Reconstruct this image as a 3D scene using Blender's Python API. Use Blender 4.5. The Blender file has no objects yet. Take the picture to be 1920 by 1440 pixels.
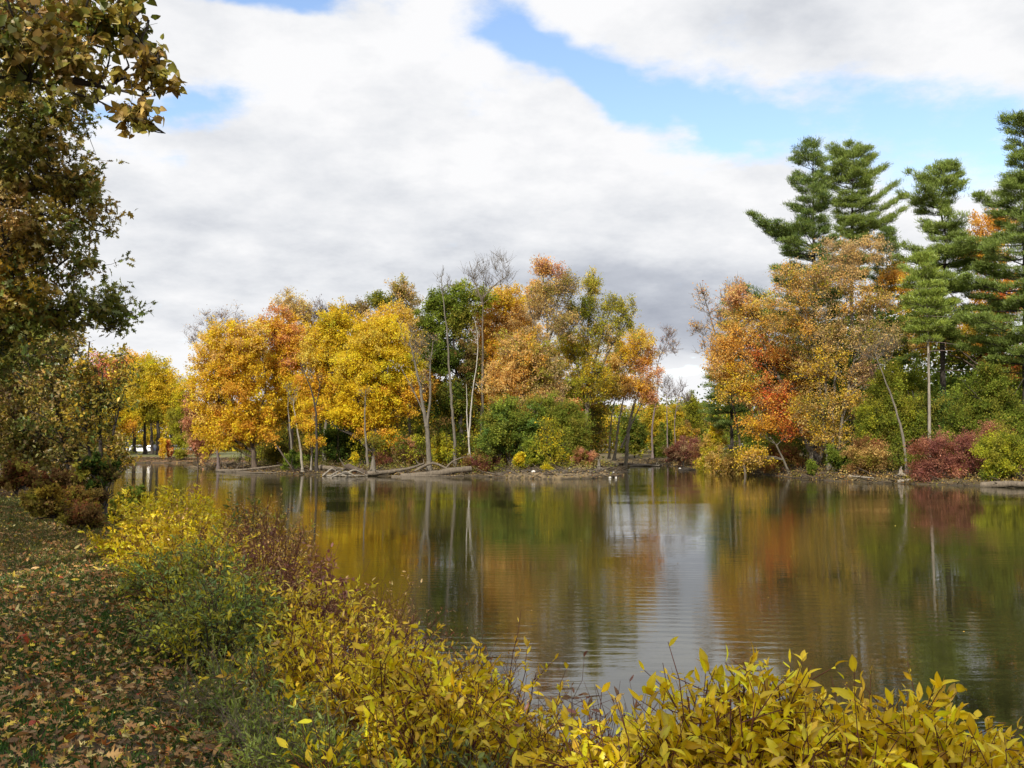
import bpy, math
import numpy as np
from mathutils import Vector
R_ = math.radians
sc = bpy.context.scene
# ------------------------------------------------------------------ camera
F = 1868.0                      # focal length in pixels of the 1920 px wide photograph
CAMZ, PITCH = 2.6, math.atan(115 / 1868)
cam = bpy.data.objects.new('camera', bpy.data.cameras.new('camera'))
sc.collection.objects.link(cam); sc.camera = cam
cam.location = (0, 0, CAMZ); cam.rotation_euler = (R_(90) + PITCH, 0, 0)
cam.data.sensor_width = 36; cam.data.lens = F / 1920 * 36
cam.data.clip_start = .05; cam.data.clip_end = 6000
# ------------------------------------------------------------------ sun
SUN_EL, SUN_AZ = R_(35), R_(-160)       # azimuth from +Y towards +X: the sun stands behind and to the left
sd_ = Vector((math.sin(SUN_AZ) * math.cos(SUN_EL), math.cos(SUN_AZ) * math.cos(SUN_EL), math.sin(SUN_EL)))
sl = bpy.data.lights.new('sun', 'SUN'); sl.energy = 5.0; sl.angle = R_(.6); sl.color = (1, .93, .82)
so = bpy.data.objects.new('sun', sl); sc.collection.objects.link(so)
so.rotation_euler = (-sd_).to_track_quat('-Z', 'Y').to_euler()
# ------------------------------------------------------------------ sky: Nishita sky behind broken clouds
wd = bpy.data.worlds.new('World'); sc.world = wd; wd.use_nodes = True
nt = wd.node_tree; nt.nodes.clear()
class G:
    """tiny node-graph writer"""
    def __init__(s, nt): s.nt = nt
    def n(s, t, **k):
        x = s.nt.nodes.new(t)
        for a, v in k.items(): setattr(x, a, v)
        return x
    def m(s, op, a, b=0.0, c=0.0, clamp=False):
        x = s.n('ShaderNodeMath', operation=op); x.use_clamp = clamp
        for i, v in enumerate((a, b, c)):
            if hasattr(v, 'links'): s.nt.links.new(v, x.inputs[i])
            else: x.inputs[i].default_value = v
        return x.outputs[0]
    def l(s, a, b): s.nt.links.new(a, b)
    def noise(s, vec, scale, detail=4, rough=.5, dist=0.0, dims='3D'):
        x = s.n('ShaderNodeTexNoise', noise_dimensions=dims)
        if vec is not None: s.l(vec, x.inputs['Vector'])
        x.inputs['Scale'].default_value = scale; x.inputs['Detail'].default_value = detail
        x.inputs['Roughness'].default_value = rough; x.inputs['Distortion'].default_value = dist
        return x.outputs[0]
    def smooth(s, v, a, b):
        x = s.n('ShaderNodeMapRange', interpolation_type='SMOOTHSTEP')
        s.l(v, x.inputs[0]); x.inputs[1].default_value = a; x.inputs[2].default_value = b
        return x.outputs[0]
    def ramp(s, v, stops):
        x = s.n('ShaderNodeValToRGB'); s.l(v, x.inputs[0]); e = x.color_ramp.elements
        while len(e) < len(stops): e.new(.5)
        for k, (p, c) in zip(e, stops): k.position = p; k.color = (*c, 1)
        return x.outputs[0]
    def mix(s, f, a, b):
        x = s.n('ShaderNodeMix', data_type='RGBA')
        for i, v in ((0, f), (6, a), (7, b)):
            if hasattr(v, 'links'): s.l(v, x.inputs[i])
            elif i: x.inputs[i].default_value = (*v, 1)
            else: x.inputs[0].default_value = v
        return x.outputs[2]
g = G(nt)
tc = g.n('ShaderNodeTexCoord'); sep = g.n('ShaderNodeSeparateXYZ'); g.l(tc.outputs['Generated'], sep.inputs[0])
dx, dy, dz = sep.outputs
az = g.m('ARCTAN2', dx, dy); el = g.m('ARCSINE', dz)
zc = g.m('ADD', g.m('MAXIMUM', dz, 0), .24)
cb = g.n('ShaderNodeCombineXYZ'); g.l(g.m('DIVIDE', dx, zc), cb.inputs[0]); g.l(g.m('DIVIDE', dy, zc), cb.inputs[1])
pl = cb.outputs[0]
w1 = g.m('SUBTRACT', g.noise(pl, 1.6, 5, .55), .5); 
mp = g.n('ShaderNodeMapping'); mp.inputs['Location'].default_value = (7.3, 2.1, 4); g.l(pl, mp.inputs[0])
w2 = g.m('SUBTRACT', g.noise(mp.outputs[0], 1.9, 5, .55), .5)
azw = g.m('ADD', az, g.m('MULTIPLY', w1, .22)); elw = g.m('ADD', el, g.m('MULTIPLY', w2, .13))
def ae(px, py):
    v = math.atan((720 - py) / F) + PITCH
    return math.atan((px - 960) / F / math.cos(v)), v
def blob(px, py, sx, sy, amp, rot=0.0):
    """a gaussian patch in azimuth/elevation, sizes in degrees"""
    a0, e0 = ae(px, py); c, s_ = math.cos(R_(rot)), math.sin(R_(rot))
    da = g.m('SUBTRACT', azw, a0); de = g.m('SUBTRACT', elw, e0)
    u = g.m('ADD', g.m('MULTIPLY', da, c / R_(sx)), g.m('MULTIPLY', de, s_ / R_(sx)))
    v = g.m('ADD', g.m('MULTIPLY', da, -s_ / R_(sy)), g.m('MULTIPLY', de, c / R_(sy)))
    r2 = g.m('ADD', g.m('MULTIPLY', u, u), g.m('MULTIPLY', v, v))
    return g.m('MULTIPLY', g.m('POWER', 2.718, g.m('MULTIPLY', r2, -1.0)), amp)
def total(ls):
    t = ls[0]
    for x in ls[1:]: t = g.m('ADD', t, x)
    return t
holes = total([blob(985, 62, 3.9, 1.1, 1.25, -22), blob(1150, 170, 4.0, 1.3, 1.2, -38), blob(1330, 240, 4.4, 1.1, .95, -14),
               blob(1620, 250, 8.0, 2.2, .70, -6), blob(1860, 340, 6, 2.4, .62), blob(405, 262, 3.0, .9, .9, 8),
               blob(250, 265, 2.6, .9, .7), blob(520, -12, 8.5, .9, 1.1, 0), blob(1270, 672, 2.6, .55, .6),
               blob(700, -420, 14, 4, .8), blob(1750, -300, 16, 4, .7)])
cover = g.m('ADD', g.m('SUBTRACT', 1.0, holes), g.m('MULTIPLY', g.m('SUBTRACT', g.noise(pl, 5.2, 12, .64), .5), 1.7))
mask = g.smooth(cover, .10, .80)
grey = total([blob(1180, 570, 10, 2.7, .62), blob(560, 400, 11, 1.5, .14), blob(900, 440, 9, 1.6, .12), blob(1290, 640, 6, 1.2, .30), blob(330, 500, 7, 2.4, .13),
              blob(640, 560, 10, 2.6, .16), blob(1500, 120, 9, 1.3, .17, -8), blob(850, 250, 6, 1.0, .12), blob(1800, 30, 9, 2.0, .2)])
tex = g.m('MULTIPLY', g.m('SUBTRACT', g.noise(mp.outputs[0], 4.2, 9, .60), .5), 1.05)
shade = g.m('ADD', g.m('ADD', grey, tex), .06, clamp=True)
lowband = g.smooth(el, R_(6.2), R_(4.2))
shade = g.m('MULTIPLY', shade, g.m('SUBTRACT', 1.0, g.m('MULTIPLY', lowband, .8)))
ccol = g.ramp(shade, [(0.0, (8.5, 8.5, 8.6)), (.25, (7.0, 7.15, 7.45)), (.55, (4.9, 5.15, 5.7)), (1.0, (2.9, 3.15, 3.8))])
sky = g.n('ShaderNodeTexSky', sky_type='NISHITA', sun_disc=False)
sky.sun_elevation = SUN_EL; sky.sun_rotation = SUN_AZ; sky.air_density = 1.0; sky.dust_density = .6; sky.ozone_density = 1.6
hsv = g.n('ShaderNodeHueSaturation'); g.l(sky.outputs[0], hsv.inputs['Color']); hsv.inputs['Hue'].default_value = .502; hsv.inputs['Saturation'].default_value = .98; hsv.inputs['Value'].default_value = 2.1
bg = g.n('ShaderNodeBackground'); wo = g.n('ShaderNodeOutputWorld')
g.l(g.mix(mask, hsv.outputs[0], ccol), bg.inputs[0]); bg.inputs[1].default_value = .1
g.l(bg.outputs[0], wo.inputs[0])
wd.cycles.sampling_method = 'MANUAL'; wd.cycles.sample_map_resolution = 512
# ------------------------------------------------------------------ exposure
sc.view_settings.view_transform = 'Standard'; sc.view_settings.look = 'None'; sc.view_settings.gamma = 1; sc.view_settings.exposure = 0.2
cy = sc.cycles; cy.max_bounces = 6; cy.diffuse_bounces = 3; cy.glossy_bounces = 3; cy.transmission_bounces = 4; cy.caustics_reflective = False; cy.caustics_refractive = False
cy.use_denoising = True
try: cy.denoiser = 'OPENIMAGEDENOISE'; cy.denoising_input_passes = 'RGB_ALBEDO_NORMAL'; cy.denoising_prefilter = 'ACCURATE'
except Exception: pass
try: cy.use_light_tree = False
except Exception: pass

# ------------------------------------------------------------------ helpers
def at(px, py, Y):
    """world point at depth Y (metres ahead) seen at this pixel of the photograph"""
    e = math.atan((720 - py) / F) + PITCH
    dz = math.tan(e) * Y
    d = Y * math.cos(PITCH) + dz * math.sin(PITCH)
    return np.array([(px - 960) / F * d, Y, CAMZ + dz])
def P2(px, Y): return (px - 960) / F * Y
def norm(v): return v / np.maximum(np.linalg.norm(v, axis=-1, keepdims=True), 1e-9)
def col3(*c): return np.array(c, float)
def rngf(s): return np.random.default_rng(s)

class MB:
    """collects vertex/face/colour arrays and links them as one mesh object"""
    def __init__(s): s.v = []; s.f = {3: [], 4: []}; s.c = []; s.n = 0
    def add(s, v, f, c=None):
        v = np.asarray(v, np.float32).reshape(-1, 3); f = np.asarray(f, np.int64)
        s.v.append(v); s.f[f.shape[1]].append(f + s.n)
        if c is None: c = np.full((len(v), 3), .5)
        c = np.broadcast_to(np.asarray(c, np.float32), (len(v), 3)); s.c.append(c)
        s.n += len(v); return s
    def build(s, name, mat, parent=None, origin=(0, 0, 0), smooth=False, coll=None):
        me = bpy.data.meshes.new(name)
        if s.v:
            V = np.concatenate(s.v) - np.asarray(origin, np.float32)
            me.vertices.add(len(V)); me.vertices.foreach_set('co', V.astype(np.float32).ravel())
            idx, st, o = [], [], 0
            for k in (3, 4):
                if s.f[k]:
                    A = np.concatenate(s.f[k]); idx.append(A.ravel()); st.append(np.arange(len(A)) * k + o); o += A.size
            idx = np.concatenate(idx); st = np.concatenate(st)
            me.loops.add(len(idx)); me.loops.foreach_set('vertex_index', idx.astype(np.int32))
            me.polygons.add(len(st)); me.polygons.foreach_set('loop_start', st.astype(np.int32))
            if smooth: me.polygons.foreach_set('use_smooth', np.ones(len(st), bool))
            C = np.concatenate(s.c); ca = me.color_attributes.new('tint', 'FLOAT_COLOR', 'POINT')
            ca.data.foreach_set('color', np.concatenate([C, np.ones((len(C), 1), np.float32)], 1).astype(np.float32).ravel())
            me.update(calc_edges=True)
        me.materials.append(mat)
        o = bpy.data.objects.new(name, me); sc.collection.objects.link(o)
        if parent is not None: o.parent = parent
        else: o.location = origin
        return o
def tag(o, label, cat, group=None, kind=None):
    if label: o['label'] = label
    if cat: o['category'] = cat
    if group: o['group'] = group
    if kind: o['kind'] = kind
    return o
def thing(name, label, cat, loc, group=None):
    o = bpy.data.objects.new(name, None); sc.collection.objects.link(o); o.location = tuple(float(x) for x in loc)
    o.empty_display_size = .3
    return tag(o, label, cat, group)

# ------------------------------------------------------------------ materials
def mat(name):
    m = bpy.data.materials.new(name); m.use_nodes = True; m.node_tree.nodes.clear(); return m, G(m.node_tree)
def tint(g): return g.n('ShaderNodeAttribute', attribute_name='tint').outputs['Color']
def leaf_mat(name, trans, gloss, rough=.45):
    m, g = mat(name); c = tint(g)
    d = g.n('ShaderNodeBsdfDiffuse'); g.l(c, d.inputs[0])
    t = g.n('ShaderNodeBsdfTranslucent'); g.l(c, t.inputs[0])
    mx = g.n('ShaderNodeMixShader'); mx.inputs[0].default_value = trans; g.l(d.outputs[0], mx.inputs[1]); g.l(t.outputs[0], mx.inputs[2])
    o = g.n('ShaderNodeOutputMaterial'); s = mx.outputs[0]
    if gloss:
        gl = g.n('ShaderNodeBsdfGlossy'); gl.inputs['Roughness'].default_value = rough; gl.inputs[0].default_value = (1, 1, 1, 1)
        m2 = g.n('ShaderNodeMixShader'); m2.inputs[0].default_value = gloss; g.l(s, m2.inputs[1]); g.l(gl.outputs[0], m2.inputs[2]); s = m2.outputs[0]
    g.l(s, o.inputs[0]); return m
M_LEAF = leaf_mat('foliage', .5, 0)
M_NEAR = leaf_mat('near_foliage', .30, .035)
M_NEEDLE = leaf_mat('needles', .3, .02)
M_LITTER = leaf_mat('leaf_litter', .12, .03)
M_GRASS = leaf_mat('grass_blades', .25, .02)
def bark_mat():
    m, g = mat('bark'); c = tint(g)
    tcd = g.n('ShaderNodeTexCoord'); mp = g.n('ShaderNodeMapping'); g.l(tcd.outputs['Object'], mp.inputs[0]); mp.inputs['Scale'].default_value = (1, 1, .22)
    n = g.noise(mp.outputs[0], 9, 5, .65); k = g.ramp(n, [(.3, (.45, .45, .45)), (.7, (1.3, 1.3, 1.3))])
    mx = g.n('ShaderNodeMix', data_type='RGBA', blend_type='MULTIPLY'); mx.inputs[0].default_value = 1; g.l(c, mx.inputs[6]); g.l(k, mx.inputs[7])
    p = g.n('ShaderNodeBsdfPrincipled'); g.l(mx.outputs[2], p.inputs['Base Color']); p.inputs['Roughness'].default_value = .9
    b = g.n('ShaderNodeBump'); b.inputs['Strength'].default_value = .5; b.inputs['Distance'].default_value = .03; g.l(n, b.inputs['Height']); g.l(b.outputs[0], p.inputs['Normal'])
    o = g.n('ShaderNodeOutputMaterial'); g.l(p.outputs[0], o.inputs[0]); return m
M_BARK = bark_mat()
def plain(name, c, rough=.6, metal=0, spec=.5):
    m, g = mat(name); p = g.n('ShaderNodeBsdfPrincipled'); p.inputs['Base Color'].default_value = (*c, 1); p.inputs['Roughness'].default_value = rough
    p.inputs['Metallic'].default_value = metal
    n = g.noise(None, 14, 3); b = g.n('ShaderNodeBump'); b.inputs['Strength'].default_value = .05; g.l(n, b.inputs['Height']); g.l(b.outputs[0], p.inputs['Normal'])
    o = g.n('ShaderNodeOutputMaterial'); g.l(p.outputs[0], o.inputs[0]); return m

# ------------------------------------------------------------------ terrain
POND = np.array([(95, -8), (40, -6), (15, -2.5), (7.8, 1.8), (4.8, 4.2), (2.9, 5.2), (1.1, 6.0), (-.7, 8.2), (-1.95, 12), (-4.1, 18), (-8.0, 25.5), (-13.3, 34),
    (-20, 45), (-28, 62), (-38, 84), (-50, 110), (-62, 138), (-58, 147), (-46, 148.5), (-30, 149), (0, 150), (18, 146), (19.5, 131), (20.5, 112),
    (22.2, 97), (22.6, 86), (22.4, 79), (23.5, 72), (26, 68.5), (29.5, 64), (32.5, 60.5), (45, 52), (70, 44), (100, 33)], float)
ISLE = np.array([(-32.5, 108.5), (-28, 101), (-22.5, 93), (-19.5, 90), (-15.5, 85.5), (-13, 84.6), (-9, 85.2), (-6, 83.6), (-3.4, 84.2), (-1.4, 81), (0.6, 78.6), (3.2, 76.4), (6, 77.6),
    (8.3, 81), (9.8, 88), (10.6, 97), (12.2, 112), (14.6, 131), (13, 134), (-10, 135), (-34, 130), (-39, 119)], float)
def poly_sd(x, y, P):
    """signed distance, negative inside the polygon"""
    x = np.asarray(x, float); y = np.asarray(y, float); best = np.full(x.shape, 1e9); ins = np.zeros(x.shape, bool)
    for (ax, ay), (bx, by) in zip(P, np.roll(P, -1, 0)):
        ex, ey = bx - ax, by - ay; t = np.clip(((x - ax) * ex + (y - ay) * ey) / (ex * ex + ey * ey), 0, 1)
        best = np.minimum(best, np.hypot(x - ax - t * ex, y - ay - t * ey))
        c = ((ay > y) != (by > y)) & (x < (bx - ax) * (y - ay) / (by - ay + 1e-12) + ax); ins ^= c
    return np.where(ins, -best, best)
def vn(x, y, s, k=0):
    """cheap smooth pseudo-noise, about -1..1"""
    x = x / s; y = y / s
    return (np.sin(x * 1.7 + 1.3 * np.sin(y * 1.1 + k) + k * 2.1) + np.sin(y * 1.9 + 1.5 * np.sin(x * .9 + 2 + k)) + np.sin((x + y) * 2.7 + k) * .5) / 2.5
def ssm(a, b, x):
    t = np.clip((x - a) / (b - a), 0, 1); return t * t * (3 - 2 * t)
def hgt(x, y):
    x = np.asarray(x, float); y = np.asarray(y, float)
    p = poly_sd(x, y, POND) + vn(x, y, 2.3) * .18; i = poly_sd(x, y, ISLE) + vn(x, y, 1.7, 3) * .3
    land = np.where((y < 60) & (x < 12), ssm(-.3, 3.0, p) * 1.02 - .02, ssm(-.5, 1.8, p) * .38 + ssm(1.5, 14, p) * .75)
    land = land + vn(x, y, 3.1) * .03 * ssm(1, 3, p) + ssm(20, 200, p) * 1.2 * (y > 60)
    isle = ssm(-.4, 1.0, -i) * .16 + ssm(1.2, 9, -i) * .6 + vn(x, y, 1.3, 5) * .04 * ssm(0, 1, -i)
    rub = ssm(-1.2, 0.2, x) * (1 - ssm(8.5, 10, x)) * ssm(-.2, 1.2, -i) * (i > -6) * .35
    bed = -np.clip(-p * .35, 0, 1.4)
    h = np.where(p > -.3, land, bed)
    return np.where((p < 0) & (i < .4), np.maximum(h, np.where(i < .1, isle + rub, bed)), h)
def hz(x, y): return float(hgt(np.array([x]), np.array([y]))[0])
gx = np.unique(np.concatenate([-np.geomspace(60, 3000, 30), np.arange(-60, -22, 1.0), np.arange(-22, 12, .2), np.arange(12, 60, .8), np.geomspace(60, 3000, 30)]))
gy = np.unique(np.concatenate([-np.geomspace(40, 3000, 24), np.arange(-40, -8, 1.5), np.arange(-8, 26, .2), np.arange(26, 74, .7), np.arange(74, 112, .35), np.arange(112, 156, .7), np.geomspace(156, 4500, 40)]))
X_, Y_ = np.meshgrid(gx, gy); H_ = hgt(X_, Y_)
nx, ny = len(gx), len(gy); idx = np.arange(nx * ny).reshape(ny, nx)
q = np.stack([idx[:-1, :-1], idx[:-1, 1:], idx[1:, 1:], idx[1:, :-1]], -1).reshape(-1, 4)
sdP = poly_sd(X_, Y_, POND); near = (Y_ < 60) & (X_ < 12)
# ground tint: 0 lawn earth, sand on the island spit, russet on the far banks
base = np.where(near[..., None], col3(.070, .045, .020), col3(.10, .075, .03))
base = np.where((sdP < -2)[..., None], col3(.17, .125, .065), base)
base = np.where(((Y_ > 140) & (X_ < -20))[..., None], np.where((Y_ < 156)[..., None], col3(.15, .085, .04), col3(.14, .14, .045)), base)
base = np.where(((H_ < .12))[..., None], col3(.05, .037, .02), base)
ter = MB(); ter.add(np.stack([X_, Y_, H_], -1).reshape(-1, 3), q, base.reshape(-1, 3))
def ground_mat():
    m, g = mat('earth'); c = tint(g); tcd = g.n('ShaderNodeTexCoord'); v = tcd.outputs['Object']
    n = g.noise(v, 1.1, 8, .7); n2 = g.noise(v, 22, 5, .7)
    k = g.ramp(g.m('ADD', g.m('MULTIPLY', n, .5), g.m('MULTIPLY', n2, .5)), [(.32, (.42, .42, .40)), (.5, (1, 1, 1)), (.68, (1.75, 1.6, 1.4))])
    mx = g.n('ShaderNodeMix', data_type='RGBA', blend_type='MULTIPLY'); mx.inputs[0].default_value = 1; g.l(c, mx.inputs[6]); g.l(k, mx.inputs[7])
    p = g.n('ShaderNodeBsdfPrincipled'); g.l(mx.outputs[2], p.inputs['Base Color']); p.inputs['Roughness'].default_value = .95
    b = g.n('ShaderNodeBump'); b.inputs['Strength'].default_value = .8; b.inputs['Distance'].default_value = .05; g.l(n2, b.inputs['Height']); g.l(b.outputs[0], p.inputs['Normal'])
    o = g.n('ShaderNodeOutputMaterial'); g.l(p.outputs[0], o.inputs[0]); return m
tag(ter.build('ground', ground_mat(), smooth=True), None, None, kind='structure')
# water: still, murky, with fine ripples that roughen in patches
def water_mat():
    m, g = mat('pond_water'); tcd = g.n('ShaderNodeTexCoord'); v = tcd.outputs['Object']
    def mpd(sx, sy, rot=0):
        x = g.n('ShaderNodeMapping'); g.l(v, x.inputs[0]); x.inputs['Scale'].default_value = (sx, sy, 1); x.inputs['Rotation'].default_value = (0, 0, rot); return x.outputs[0]
    a = g.noise(mpd(1.0, 2.6, .12), .9, 3, .5); b_ = g.noise(mpd(.8, 2.8, -.12), 3.6, 3, .55); 
    wv = g.n('ShaderNodeTexWave', wave_type='BANDS', bands_direction='Y'); g.l(mpd(.35, 1, .2), wv.inputs[0]); wv.inputs['Scale'].default_value = .85; wv.inputs['Distortion'].default_value = 5; wv.inputs['Detail'].default_value = 2; wv.inputs['Detail Scale'].default_value = 1.2
    patch = g.smooth(g.noise(mpd(.5, 1.2), .16, 3, .5), .35, .58)
    h = g.m('ADD', g.m('MULTIPLY', a, .0024), g.m('MULTIPLY', b_, g.m('ADD', .00045, g.m('MULTIPLY', patch, .0017))))
    h = g.m('ADD', h, g.m('MULTIPLY', wv.outputs[1], g.m('MULTIPLY', patch, .0011)))
    bp = g.n('ShaderNodeBump'); bp.inputs['Strength'].default_value = 1; bp.inputs['Distance'].default_value = 1.0; g.l(h, bp.inputs['Height'])
    p = g.n('ShaderNodeBsdfPrincipled'); p.inputs['Base Color'].default_value = (.030, .028, .010, 1); p.inputs['Roughness'].default_value = .0; p.inputs['IOR'].default_value = 1.38
    g.l(bp.outputs[0], p.inputs['Normal'])
    o = g.n('ShaderNodeOutputMaterial'); g.l(p.outputs[0], o.inputs[0]); return m
wb = MB(); wb.add([(-75, -15, 0), (110, -15, 0), (110, 153, 0), (-75, 153, 0)], [(0, 1, 2, 3)])
tag(wb.build('pond_water', water_mat()), None, None, kind='structure')

# ------------------------------------------------------------------ tube and leaf builders
def tubes(mb, P, Rr, c, sides=5, jit=None):
    """P (N,M,3) polylines, Rr (N,M) radii, c (3,) or (N,3) colours"""
    P = np.asarray(P, float); Rr = np.asarray(Rr, float); N, M, _ = P.shape
    if N == 0: return
    T = np.gradient(P, axis=1) if M > 2 else np.repeat((P[:, 1:] - P[:, :1]), 2, 1)
    T = norm(T); ref = np.where(np.abs(T[:, :1, 2:3]) > .8, np.array([1., .2, 0]), np.array([0, 0, 1.])); ref = np.broadcast_to(ref, T.shape)
    A = norm(np.cross(T, ref)); B = np.cross(T, A); ang = np.arange(sides) * 2 * np.pi / sides
    ring = A[:, :, None] * np.cos(ang)[:, None] + B[:, :, None] * np.sin(ang)[:, None]
    V = P[:, :, None] + ring * Rr[:, :, None, None]
    if jit is not None: V += ring * (Rr[:, :, None, None] * jit.uniform(-.13, .13, (N, M, sides, 1)))
    i = np.arange(N * M * sides).reshape(N, M, sides); j = np.roll(i, -1, 2)
    f = np.stack([i[:, :-1], j[:, :-1], j[:, 1:], i[:, 1:]], -1).reshape(-1, 4)
    c = np.asarray(c, float); c = np.repeat(c, M * sides, 0) if c.ndim == 2 else c
    mb.add(V.reshape(-1, 3), f, c)
def bez(p0, p1, p2, M):
    t = np.linspace(0, 1, M)[None, :, None]; p0, p1, p2 = (np.atleast_2d(a)[:, None] for a in (p0, p1, p2))
    return (1 - t) ** 2 * p0 + 2 * t * (1 - t) * p1 + t * t * p2
def half_leaf(mid, side, fold=.12, curl=.12):
    """leaf template from midrib stations and outline (forward, half width); length 1 along x"""
    v, f = [], []; n = len(mid)
    for t in mid: v.append((t, 0, -curl * t * t))
    for s in (1, -1):
        o = len(v)
        for (t, w) in side: v.append((t, s * w, fold * w * 2 - curl * t * t))
        for k in range(n - 1):
            a, b, c, d = k, k + 1, o + k + 1, o + k
            f += [(a, b, c), (a, c, d)] if s > 0 else [(b, a, c), (c, a, d)]
    return np.array(v, float), np.array(f)
T_ELL = half_leaf([0, .2, .45, .72, 1], [(0, .012), (.18, .115), (.45, .19), (.74, .13), (1, .004)], .10, .26)
T_LANCE = half_leaf([0, .3, .65, 1], [(0, .01), (.28, .10), (.62, .10), (1, .003)])
T_HEART = half_leaf([0, .05, .35, .7, 1], [(-.06, .12), (-.08, .33), (.3, .46), (.72, .26), (1.03, .0)], .1, .2)
T_OAK = half_leaf([0, .12, .28, .38, .55, .63, .8, 1], [(0, .02), (.20, .20), (.25, .07), (.52, .36), (.50, .09), (.80, .30), (.78, .08), (1, .02)], .12, .18)
T_DIAM = (np.array([(0, 0, 0), (.5, -.34, .05), (1, 0, -.06), (.5, .34, .05)]), np.array([(0, 1, 2, 3)]))
T_OVAL = (np.array([(0, 0, 0), (.35, -.27, .06), (.75, -.2, .03), (1, 0, -.1), (.75, .2, .03), (.35, .27, .06)]), np.array([(0, 1, 2, 3), (0, 3, 4, 5)]))
T_BLADE = (np.array([(0, -.07, 0), (0, .07, 0), (1, .03, 0), (1, -.03, 0)]), np.array([(0, 1, 2, 3)]))
def star_leaf():
    pts = []; lob = [(0, 1.0), (55, .85), (115, .55), (-55, .85), (-115, .55)]
    ang = [(-180, .12), (-145, .26), (-115, .55), (-85, .28), (-55, .80), (-28, .36), (-12, .62), (0, .95), (12, .62), (28, .36), (55, .80), (85, .28), (115, .55), (145, .26)]
    v = [(0.0, 0, 0)] + [(r * math.cos(R_(a)) * .62, r * math.sin(R_(a)) * .62, .16 * r * math.sin(R_(a * 3)) + .34 * r * r * (1 if abs(a) > 40 else .2)) for a, r in ang]
    n = len(ang); return np.array(v), np.array([(0, 1 + k, 1 + (k + 1) % n) for k in range(n)])
T_MAPLE = star_leaf()
WR = np.random.default_rng(99)
def leaves(mb, tpl, pos, d, n, s, c):
    """place a leaf template at pos, tip along d, face along n"""
    d = norm(d); b = norm(np.cross(n, d)); nn = np.cross(d, b); V, Fc = tpl; k = len(V); s = np.broadcast_to(s, (len(pos),))
    W = pos[:, None] + s[:, None, None] * (V[None, :, 0:1] * d[:, None] + V[None, :, 1:2] * b[:, None] + V[None, :, 2:3] * nn[:, None])
    f = (Fc[None] + (np.arange(len(pos)) * k)[:, None, None]).reshape(-1, Fc.shape[1])
    if k > 8 and len(pos):
        wv = WR.uniform(.72, 1.3, (len(pos), 1, 1)); cv = WR.uniform(-.3, 2.4, (len(pos), 1, 1))
        W = W + (s[:, None, None] * (V[None, :, 1:2] * (wv - 1) * b[:, None] + V[None, :, 2:3] * (cv - 1) * nn[:, None]))
        # large leaves: pale midrib, some tips and margins gone brown
        w = np.where(WR.uniform(0, 1, len(pos)) < .38, WR.uniform(.2, .95, len(pos)), WR.uniform(0, .12, len(pos)))[:, None, None]
        e = np.clip(V[:, 0], 0, 1)[None, :, None] ** 2.2 * .8 + WR.uniform(0, .45, (len(pos), k, 1)) * (np.abs(V[:, 1]) > .06)[None, :, None]
        cc = c[:, None] * np.where(np.abs(V[:, 1]) < 1e-6, 1.12, .97)[None, :, None]; q = np.clip(w * e, 0, 1); cc = cc * (1 - q) + np.array([.22, .10, .035]) * q
        mb.add(W.reshape(-1, 3), f, cc.reshape(-1, 3)); return
    mb.add(W.reshape(-1, 3), f, np.repeat(c, k, 0))
# autumn palette, linear base colours
C = dict(Y=(.82, .60, .035), YP=(.74, .58, .12), G=(.83, .54, .045), O=(.80, .42, .07), OT=(.80, .53, .19), R=(.68, .17, .055), PK=(.68, .33, .20), RB=(.27, .10, .045),
         BR=(.27, .165, .06), TN=(.50, .37, .19), OL=(.31, .28, .045), GR=(.15, .20, .03), DG=(.06, .10, .02), YG=(.44, .43, .035), BG=(.17, .29, .075), WG=(.26, .36, .07), PU=(.30, .12, .095),
         DB=(.13, .08, .035), LG=(.29, .35, .05), MV=(.22, .12, .10), OB=(.36, .24, .035), NY=(.92, .66, .012), NG=(.66, .58, .02), DN=(.62, .40, .02))
C = {k: np.array(v) for k, v in C.items()}
def colours(rng, n, pal, grp):
    """per-leaf colours: each clump takes its own mixture from the palette, leaves vary about it"""
    names = pal.split(); A = np.stack([C[k] for k in names]); ng = int(grp.max()) + 1 if n else 1
    ga = A[rng.integers(len(A), size=ng)]; gb = A[rng.integers(len(A), size=ng)]; t = rng.uniform(0, 1, (ng, 1)); gc = ga * t + gb * (1 - t)
    gc = gc * rng.uniform(.78, 1.18, (ng, 1))
    lc = gc[grp]; own = A[rng.integers(len(A), size=n)]; m = (rng.uniform(0, 1, (n, 1)) < .3) * .7
    lc = lc * (1 - m) + own * m
    return np.clip(lc * rng.uniform(.72, 1.25, (n, 1)) * rng.uniform(.93, 1.07, (n, 3)), .004, .85)
BK = dict(grey=(.15, .13, .10), dark=(.045, .036, .028), pale=(.27, .235, .185), brown=(.09, .065, .045), white=(.42, .39, .34), mauve=(.16, .12, .11), red=(.14, .045, .028), tan=(.15, .12, .085))
BK = {k: np.array(v) for k, v in BK.items()}
def in_blobs(rng, B, n, shell=.45):
    """points spread through ellipsoid lobes (C, rx, ry, rz)"""
    w = np.array([(b[1] * b[3]) ** .9 * b[4] for b in B]); k = rng.choice(len(B), n, p=w / w.sum())
    d = norm(rng.normal(size=(n, 3))); r = rng.uniform(0, 1, (n, 1)) ** shell
    Cc = np.stack([b[0] for b in B])[k]; Rd = np.array([(b[1], b[2], b[3]) for b in B])[k]
    return Cc + d * r * Rd * rng.uniform(.88, 1.1, (n, 1)), k
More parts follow.
